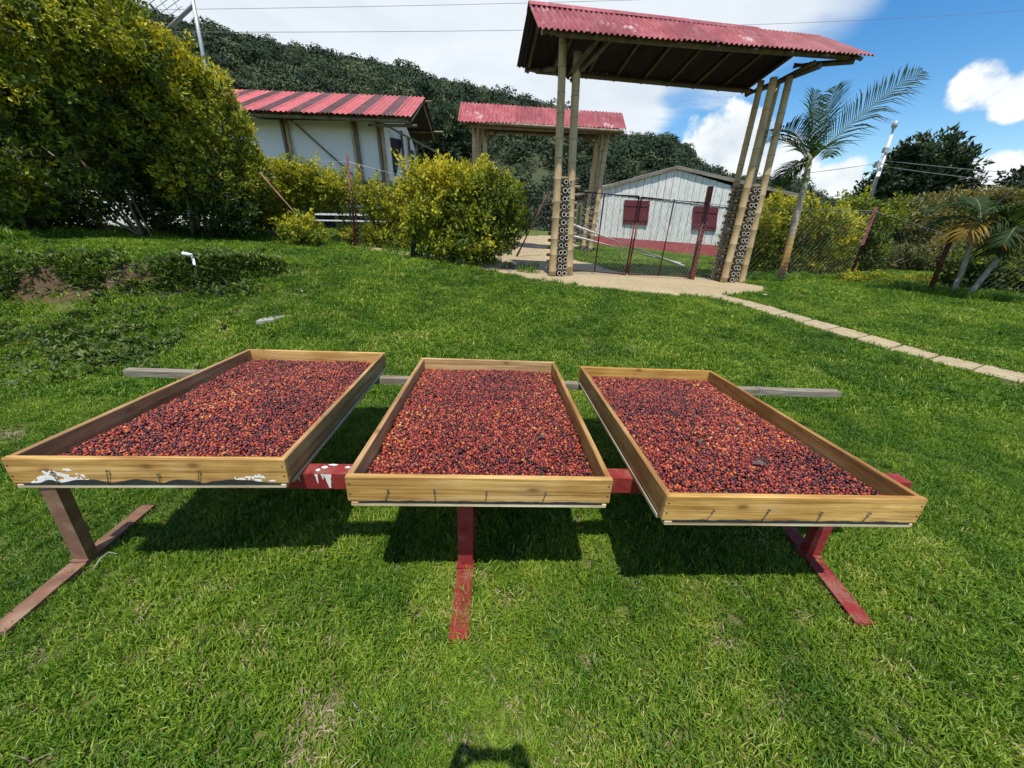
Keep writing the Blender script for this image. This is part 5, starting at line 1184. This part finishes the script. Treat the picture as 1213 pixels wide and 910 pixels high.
# ------------------------------------------------------------------ palms
def frond(e, o, d, ln, droop, nl, wl, mat='palm_leaf', seed=0, twist=0, upv=.2, lw=.022):
    rd = random.Random(seed); d = Vector(d).normalized(); n = 16; pts = []; side = d.cross(Vector((0, 0, 1))).normalized(); p = Vector(o); dd = d.copy(); seg = ln/n
    for i in range(n+1):
        pts.append(p.copy()); dd = (dd-Vector((0, 0, droop*(i/n)**1.2*.16))).normalized(); p = p+dd*seg
    mb = MB(); mb.tube(pts, [.016*(1-.85*i/n) for i in range(n+1)], 5)
    v = []; f = []
    for s in (-1, 1):
        for i in range(nl):
            t = .13+.87*i/nl; k = t*n; a = int(min(n-1, k)); P = pts[a].lerp(pts[a+1], k-a); T = (pts[min(n, a+1)]-pts[a]).normalized(); sd = T.cross(Vector((0, 0, 1))); sd = sd.normalized() if sd.length > .1 else side
            sd = Matrix.Rotation(twist, 3, T)@sd; up = sd.cross(T).normalized()
            L_ = wl*(math.sin(math.pi*min(1, t*.85+.15))**.6)*rd.uniform(.85, 1.1); D = (T*rd.uniform(.7, .95)+sd*s*rd.uniform(.8, 1.0)+up*(upv+rd.uniform(-.15, .2))).normalized(); w = up.cross(D).normalized()*lw*.5
            q = len(v); m_ = P+D*L_*.5; tip = P+D*L_-Vector((0, 0, L_*rd.uniform(.1, .35))); v += [P-w*.6, P+w*.6, m_+w, m_-w, tip]; f += [(q, q+1, q+2, q+3), (q+3, q+2, q+4)]
    mb.add(v, f, 1); mb.build('frond', ['palm_leaf_rib', mat], e)
M['palm_leaf_rib'] = simple('palm_rib', ((.3, (.10, .12, .04)), (.7, (.20, .22, .08))), 10)
def pdir(u0, v0, u1, v1, Y, dy=0): return at(u1, v1, Y+dy)-at(u0, v0, Y)
def palm1():
    b = hit(924, 334); Yp = b.y; e = empty('palm_tree', b, 'slender palm with an orange banded trunk right of the bamboo gateway', 'palm tree')
    pts = [b-Vector((0, 0, .1)), at(930, 310, Yp), at(940, 270, Yp), at(949, 235, Yp), at(955, 212, Yp), at(959, 196, Yp)]; MB().tube([pts[0], *pts[1:]], [.11, .082, .07, .066, .056, .045], 14).build('trunk', 'palm_trunk', e, smooth=True)
    n = 26; 
    for i in range(n):                     # leaf-scar rings
        t = i/n*3.6; a = int(t); p = pts[a].lerp(pts[a+1], t-a); r = [.11, .082, .07, .066, .056][a]; r = r+([.11, .082, .07, .066, .056, .045][a+1]-r)*(t-a); MB().tube([p-Vector((0, 0, .006)), p+Vector((0, 0, .006))], r*1.035, 14).build('trunk_ring', 'palm_ring', e)
    MB().tube([at(954, 214, Yp), at(958, 195, Yp), at(961, 178, Yp)], [.075, .06, .03], 10).build('crownshaft', 'palm_shaft', e, smooth=True)
    o = at(959, 192, Yp); o2 = at(960, 184, Yp)
    for (u, v, dy, ln, dr, tw, seed) in ((1030, 124, 0.0, 2.5, .45, 1.0, 1), (985, 118, .5, 1.9, .4, -.5, 12), (967, 112, .6, 1.7, .3, .4, 3), (936, 128, -.3, 1.55, 1.5, .2, 4), (926, 150, .5, 1.3, 1.5, -.3, 5), (915, 190, -.4, .95, 1.7, .1, 6), (980, 165, -.5, 1.0, 2.0, .2, 8), (930, 200, .6, .8, 2.2, .3, 11)):
        frond(e, o, at(u, v, Yp+dy)-o, ln, dr, 44, .72 if ln > 1.5 else .48, seed=seed, twist=tw, upv=.25, lw=.022)
M['palm_ring'] = simple('palm_ring', ((.3, (.16, .12, .08)), (.7, (.30, .25, .19))), 10); M['palm_shaft'] = simple('palm_shaft', ((.3, (.16, .20, .08)), (.7, (.30, .32, .16))), 4, (3, 3, .5))
palm1()
def palm2(pb, pt, crown, label, seed, fr, group):
    b = hit(*pb); e = empty('palm_tree', b, label, 'palm tree', group); Yp = b.y; T = at(*pt, Yp); C_ = at(*crown, Yp+.1)
    MB().tube([b-Vector((0, 0, .1)), (b+T)/2+Vector((.02, 0, 0)), T, C_], [.06, .048, .042, .035], 10).build('trunk', 'pale_bark', e, smooth=True)
    for i, (u, v, dy, ln, dr, mat) in enumerate(fr): frond(e, C_, at(u, v, Yp+dy)-C_, ln, dr, 32, .5, mat, seed+i, upv=.0, lw=.035)
palm2((1127, 351), (1149, 293), (1162, 262), 'young palm with a pale leaning trunk, the left one of the pair', 80, ((1130, 232, .3, 1.1, 1.6, 'palm_leaf'), (1190, 232, 0, 1.0, 1.7, 'palm_leaf'), (1130, 262, -.3, .6, 2.4, 'palm_yellow'), (1160, 225, .6, 1.1, 1.5, 'palm_leaf'), (1120, 250, .4, .9, 1.8, 'palm_leaf')), 'young palms at the right')
palm2((1142, 353), (1178, 312), (1205, 275), 'young palm with a green leaning trunk, the right one of the pair', 90, ((1165, 238, 0, 1.1, 1.5, 'palm_leaf'), (1195, 228, 0, 1.2, 1.4, 'palm_leaf'), (1240, 235, 0, 1.2, 1.5, 'palm_leaf'), (1168, 262, -.5, .7, 1.6, 'palm_yellow'), (1172, 280, -.4, .8, 2.0, 'palm_leaf'), (1250, 265, -.4, 1.1, 1.7, 'palm_leaf'), (1210, 245, -.6, 1.1, 1.8, 'palm_leaf')), 'young palms at the right')

# ------------------------------------------------------------------ poles, wires, goal frame
def utility_pole():
    Yp = 24; b = at(1022, 262, Yp); t = at(1056, 160, Yp); e = empty('utility_pole', onground(b), 'white concrete lamp pole with fittings near its top', 'pole'); e.location = onground(b)
    d = (t-b).normalized(); bb = b-d*((b.z-gz(b.x, b.y)+.2)/d.z)
    MB().tube([bb, t], [.17, .075], 14).build('shaft', 'concrete', e, smooth=True)
    mb = MB(); mb.tube([t, t+d*.25], [.05, .05], 8); mb.build('bracket', 'galv', e); tp = t+d*.25
    MB().tube([tp, tp+d*.12, tp+d*.3, tp+d*.42], [.06, .13, .13, .04], 12).build('lamp_head', 'galv', e, smooth=True)
    for u, v, w in ((1052, 178, .35), (1042, 195, .3)):
        p = at(u, v, Yp); mb = MB(); mb.box((p.x-.16-w*.5, p.y-.2, p.z-.14), (p.x+.02-w*.4, p.y, p.z+.1)); mb.bar(p-Vector((w, .1, 0)), p+Vector((w, -.1, 0)), .05, .05); mb.build('fitting', 'galv', e)
utility_pole()
def wire(p, q, sag, label, r=.012, group='power lines across the sky'):
    p, q = Vector(p), Vector(q); n = 24; pts = [p.lerp(q, i/n)-Vector((0, 0, sag*4*(i/n)*(1-i/n))) for i in range(n+1)]
    MB().tube(pts, r, 4).build('power_line', 'cable', loc=tuple(p), label=label, cat='wire', group=group)
wire(at(-120, 14, 30), at(1500, -40, 55), .8, 'upper power line crossing the clouds left of the gateway roof', .013)
wire(at(-120, 36, 26), at(1300, 5, 60), .9, 'lower power line crossing the clouds beside the gateway roof', .014)
wire(at(1045, 190, 24), at(1400, 205, 45), .5, 'upper power line running right from the white pole', .016)
wire(at(1045, 197, 24), at(1400, 222, 45), .5, 'lower power line running right from the white pole', .016)
wire(at(1045, 193, 24), at(700, 215, 60), .8, 'power line running left from the white pole behind the palm', .016)
def goal():
    Yg = 20; e = empty('net_frame', onground(at(200, 280, Yg)), 'grey metal pole frame with sports netting above the left hedge', 'net frame')
    P = lambda u, v: at(u, v, Yg)
    MB().tube([P(262, 200), P(240, 62), P(226, -12)], .07, 10).build('frame_pole', 'galv', e, smooth=True)
    MB().tube([P(178, 55), P(229, 6)], .085, 10).build('frame_pole', 'galv', e, smooth=True); MB().tube([P(122, -14), P(118, 40), P(112, 200)], .07, 10).build('frame_pole', 'galv', e, smooth=True)
    mb = MB(); chain(mb, P(125, 16), P(210, 20), P(226, -14), P(122, -14), .32, .012); mb.build('netting', 'wire', e)
goal()

# ------------------------------------------------------------------ small things on the lawn
def small():
    a = hit(233, 325); b = at(228, 304, a.y); c = at(216, 301, a.y-.05); mb = MB(); mb.tube([a-Vector((0, 0, .05)), b], .022, 10); e = empty('standpipe', a, 'white plastic elbow pipe sticking up from the weedy bank', 'pipe'); mb.build('riser', 'white_pipe', e, smooth=True)
    MB().tube([b-Vector((0, 0, .01)), b+Vector((-.012, 0, .022)), b+(c-b)*.3+Vector((0, 0, .015)), c+Vector((0, 0, .01))], .027, 10).build('elbow', 'white_pipe', e, smooth=True)
    p = hit(324, 378); q = hit(305, 386); r = hit(343, 369); d = (r-q); ang = math.atan2(d.y, d.x); mb = MB(); n = 10; v = []
    for k in range(n): t = 2*math.pi*k/n; v.append(Vector((math.cos(t)*d.length*.5*random.uniform(.85, 1.1), math.sin(t)*.10*random.uniform(.8, 1.2), .022)))
    v = v+[Vector((x.x, x.y, -.05)) for x in v]; MB().add([Matrix.Rotation(ang, 3, 'Z')@x+p for x in v], [tuple(range(n))]+[(k, k+n, (k+1) % n+n, (k+1) % n) for k in range(n)]).build('stepping_stone', 'cement_slab', loc=tuple(p), label='grey stone slab half sunk in the lawn behind the left tray', cat='stone')
    import bmesh
    for (u, v, s, lab) in ((323, 281, .16, 'brown rock at the foot of the hedge before the leaning stick'), (383, 294, .035, 'small white stone at the foot of the leaning stick'), (397, 296, .03, 'flat white chip right of the small white stone')):
        p = hit(u, v); bm = bmesh.new(); bmesh.ops.create_icosphere(bm, subdivisions=3, radius=s)
        for w in bm.verts: w.co *= 1+.35*noise.noise(w.co/s*1.3+Vector((u, 0, 0))); w.co.z *= .75
        me = bpy.data.meshes.new('rock'); bm.to_mesh(me); bm.free(); me.materials.append(M['rock' if s > .1 else 'white_paint']); o = bpy.data.objects.new('rock', me); COL.objects.link(o); o.location = p+Vector((0, 0, s*.3)); tag(o, lab, 'rock')
    # bare twiggy sapling in front of the hedge
    b = hit(229, 284); rd = random.Random(4); e = empty('bare_sapling', b, 'bare forked sapling in front of the dark hedge', 'sapling'); mb = MB(); Yb = b.y
    P = lambda u, v, dy=0: at(u, v, Yb+dy)
    mb.tube([b-Vector((0, 0, .05)), P(226, 258), P(221, 237)], [.03, .024, .02], 7); mb.build('trunk', 'pale_bark', e, smooth=True); mb = MB()
    for pts in (((221, 237), (228, 224), (234, 216)), ((221, 237), (212, 233), (202, 229), (190, 222)), ((228, 226), (238, 220), (252, 217)), ((226, 229), (222, 218), (220, 208)), ((212, 233), (206, 224))): mb.tube([P(*q) for q in pts], [.016-.004*i for i in range(len(pts))], 5)
    mb.build('branch', 'pale_bark', e)
    # white sheet wall seen through the hedge
    MB().box((-14.5, 11.6, 1.2), (-8.6, 11.7, 2.25)).build('sheet_wall', 'panel_white', loc=(-11, 11.6, 1.2), label='low white sheet wall glimpsed through the left hedge', cat='wall')
    # litter specks
    for (u, v, s, lab) in ((45, 294, .02, 'white petal on the grass at the far left, nearest the edge'), (25, 297, .015, 'tiny white scrap on the grass beside the far left petal'), (905, 349, .06, 'white rubble chips on the ground right of the bamboo posts'), (358, 345, .02, 'small pale scrap on the lawn above the stone slab'), (57, 303, .015, 'white speck on the grass below the two far left scraps')):
        p = hit(u, v, .03); n = 6; vv = [p+Vector((math.cos(k)*s*random.uniform(.6, 1.2), math.sin(k)*s*random.uniform(.6, 1.2), .008)) for k in range(n)]; vv += [x-Vector((0, 0, .012)) for x in vv]
        MB().add(vv, [tuple(range(n))]+[(k, k+n, (k+1) % n+n, (k+1) % n) for k in range(n)]).build('scrap', 'white_paint', loc=tuple(p), label=lab, cat='litter')
    # dead twig by the left foot
    p = hit(133, 661); q = hit(113, 680); MB().tube([q+Vector((0, 0, .03)), (p+q)/2+Vector((0, 0, .045)), p+Vector((0, 0, .04)), hit(142, 662)+Vector((0, 0, .035))], [.003, .005, .004, .002], 6).build('twig', 'pale_bark', loc=tuple(p), label='curled dead twig on the grass right of the left leg', cat='twig')
small()

# ------------------------------------------------------------------ the photographer, whose shadow falls on the lawn
M['skin'] = simple('skin', ((.3, (.42, .25, .17)), (.7, (.50, .31, .22))), 9, rough=.55, bmp=.05); M['cloth'] = simple('shirt', ((.3, (.10, .14, .22)), (.7, (.15, .19, .28))), 7, rough=.9)
M['trousers'] = simple('trousers', ((.3, (.05, .05, .06)), (.7, (.09, .09, .10))), 7, rough=.9); M['hair'] = simple('hair', ((.3, (.015, .01, .008)), (.7, (.04, .03, .02))), 60, (6, 6, 1), rough=.6); M['phone'] = simple('phone_glass', ((.3, (.01, .01, .012)), (.7, (.02, .02, .022))), 5, rough=.15)
def skinned(name, chain_, mat, parent, sub=2, root=0):
    """chain_: list of (position, radius, parent index)"""
    me = bpy.data.meshes.new(name); me.from_pydata([Vector(c[0])-wloc(parent) for c in chain_], [(c[2], i) for i, c in enumerate(chain_) if c[2] is not None], []); me.materials.append(M[mat])
    o = bpy.data.objects.new(name, me); COL.objects.link(o); o.parent = parent; sk = o.modifiers.new('skin', 'SKIN'); sk.use_smooth_shade = True
    if not me.skin_vertices: 
        bpy.context.view_layer.objects.active = o; me.attributes  # layer is made by the modifier below
    lay = me.skin_vertices[0] if me.skin_vertices else None
    if lay is None:
        bpy.ops.object.select_all(action='DESELECT'); o.select_set(True); bpy.context.view_layer.objects.active = o; bpy.ops.mesh.customdata_skin_add(); lay = me.skin_vertices[0]
    for i, c in enumerate(chain_): lay.data[i].radius = (c[1], c[1]*(.75 if len(c) < 4 else c[3])); lay.data[i].use_root = (i == root)
    sb = o.modifiers.new('sub', 'SUBSURF'); sb.levels = sub; sb.render_levels = sub; return o
def photographer():
    Y = -.40; g = gz(0, Y); e = empty('person', (0, Y, g), 'person in a dark blue shirt holding up a phone to photograph the trays', 'person')
    body = [((0, Y, .98), .15, None), ((0, Y-.01, 1.14), .135, 0), ((0, Y-.01, 1.32), .155, 1), ((0, Y, 1.45), .10, 2), ((0, Y+.01, 1.52), .055, 3, 1), ((0, Y+.03, 1.60), .085, 4, 1.1), ((0, Y+.025, 1.69), .085, 5, 1.15), ((0, Y+.02, 1.745), .05, 6, 1)]
    for s in (-1, 1):
        k = len(body); body += [((s*.18, Y, 1.42), .062, 3), ((s*.27, Y+.06, 1.24), .045, k, 1), ((s*.17, Y+.22, 1.44), .034, k+1, 1), ((s*.12, Y+.335, 1.545), .024, k+2, 1)]
        k = len(body); body += [((s*.10, Y, .90), .095, 0, 1), ((s*.11, Y+.02, .50), .062, k, 1), ((s*.12, Y-.01, .10), .042, k+1, 1), ((s*.125, Y+.02, .05), .042, k+2, .8), ((s*.14, Y+.16, .035), .034, k+3, .6)]
    skinned('body', body, 'skin', e)
    sh = [((0, Y, 1.0), .165, None), ((0, Y-.01, 1.14), .15, 0), ((0, Y-.01, 1.32), .17, 1), ((0, Y, 1.455), .105, 2)]
    for s in (-1, 1): k = len(sh); sh += [((s*.185, Y, 1.42), .076, 3), ((s*.262, Y+.05, 1.27), .062, k, 1)]
    skinned('shirt', sh, 'cloth', e)
    tr = [((0, Y, 1.0), .155, None)]
    for s in (-1, 1): k = len(tr); tr += [((s*.10, Y, .89), .11, 0, 1), ((s*.11, Y+.02, .50), .08, k, 1), ((s*.12, Y-.01, .12), .062, k+1, 1)]
    skinned('trousers', tr, 'trousers', e)
    skinned('hair', [((0, Y-.02, 1.62), .085, None, 1), ((0, Y-.01, 1.70), .098, 0, 1.05), ((0, Y, 1.755), .07, 1, 1)], 'hair', e)
    for s in (-1, 1):                       # hands close round the ends of the phone
        w = Vector((s*.12, Y+.335, 1.545)); pm = w+Vector((-s*.012, .04, .035)); ch = [(w, .022, None, .8), (pm, .03, 0, .5)]
        for i, (dz, ln) in enumerate(((.035, .9), (.018, 1.0), (0, .95), (-.017, .8))):
            a = pm+Vector((-s*.0, .012, dz)); k = len(ch); ch += [(a, .010, 1, 1), (a+Vector((-s*.012, .020*ln, .004)), .009, k, 1), (Vector((s*.066, -.006+.001*i, a.z+.004)), .0085, k+1, 1)]
        k = len(ch); ch += [(pm+Vector((-s*.018, -.012, .012)), .012, 1, 1), (Vector((s*.078, -.032, pm.z+.01)), .010, k, 1), (Vector((s*.058, -.031, pm.z+.02)), .009, k+1, 1)]
        skinned('hand', ch, 'skin', e, 2)
    for s in (-1, 1): 
        mb = MB(); mb.tube([(s*.031, Y+.108, 1.655), (s*.031, Y+.118, 1.655)], [.011, .006], 10); mb.build('eye', 'white_paint', e, smooth=True)
        mb = MB(); mb.tube([(s*.082, Y+.01, 1.66), (s*.094, Y, 1.655)], [.024, .016], 8); mb.build('ear', 'skin', e, smooth=True)
    MB().tube([(0, Y+.10, 1.665), (0, Y+.128, 1.628), (0, Y+.112, 1.617)], [.007, .014, .008], 8).build('nose', 'skin', e, smooth=True); MB().bar((-.024, Y+.113, 1.588), (.024, Y+.113, 1.588), .012, .010).build('mouth', 'skin', e)
    ph = MB(); ph.bbox((-.075, -.022, 1.572), (.080, -.0135, 1.652), .003); o = ph.build('smartphone', 'phone', loc=(0, -.018, 1.595), label='black phone held up sideways by the photographer', cat='phone')
photographer()
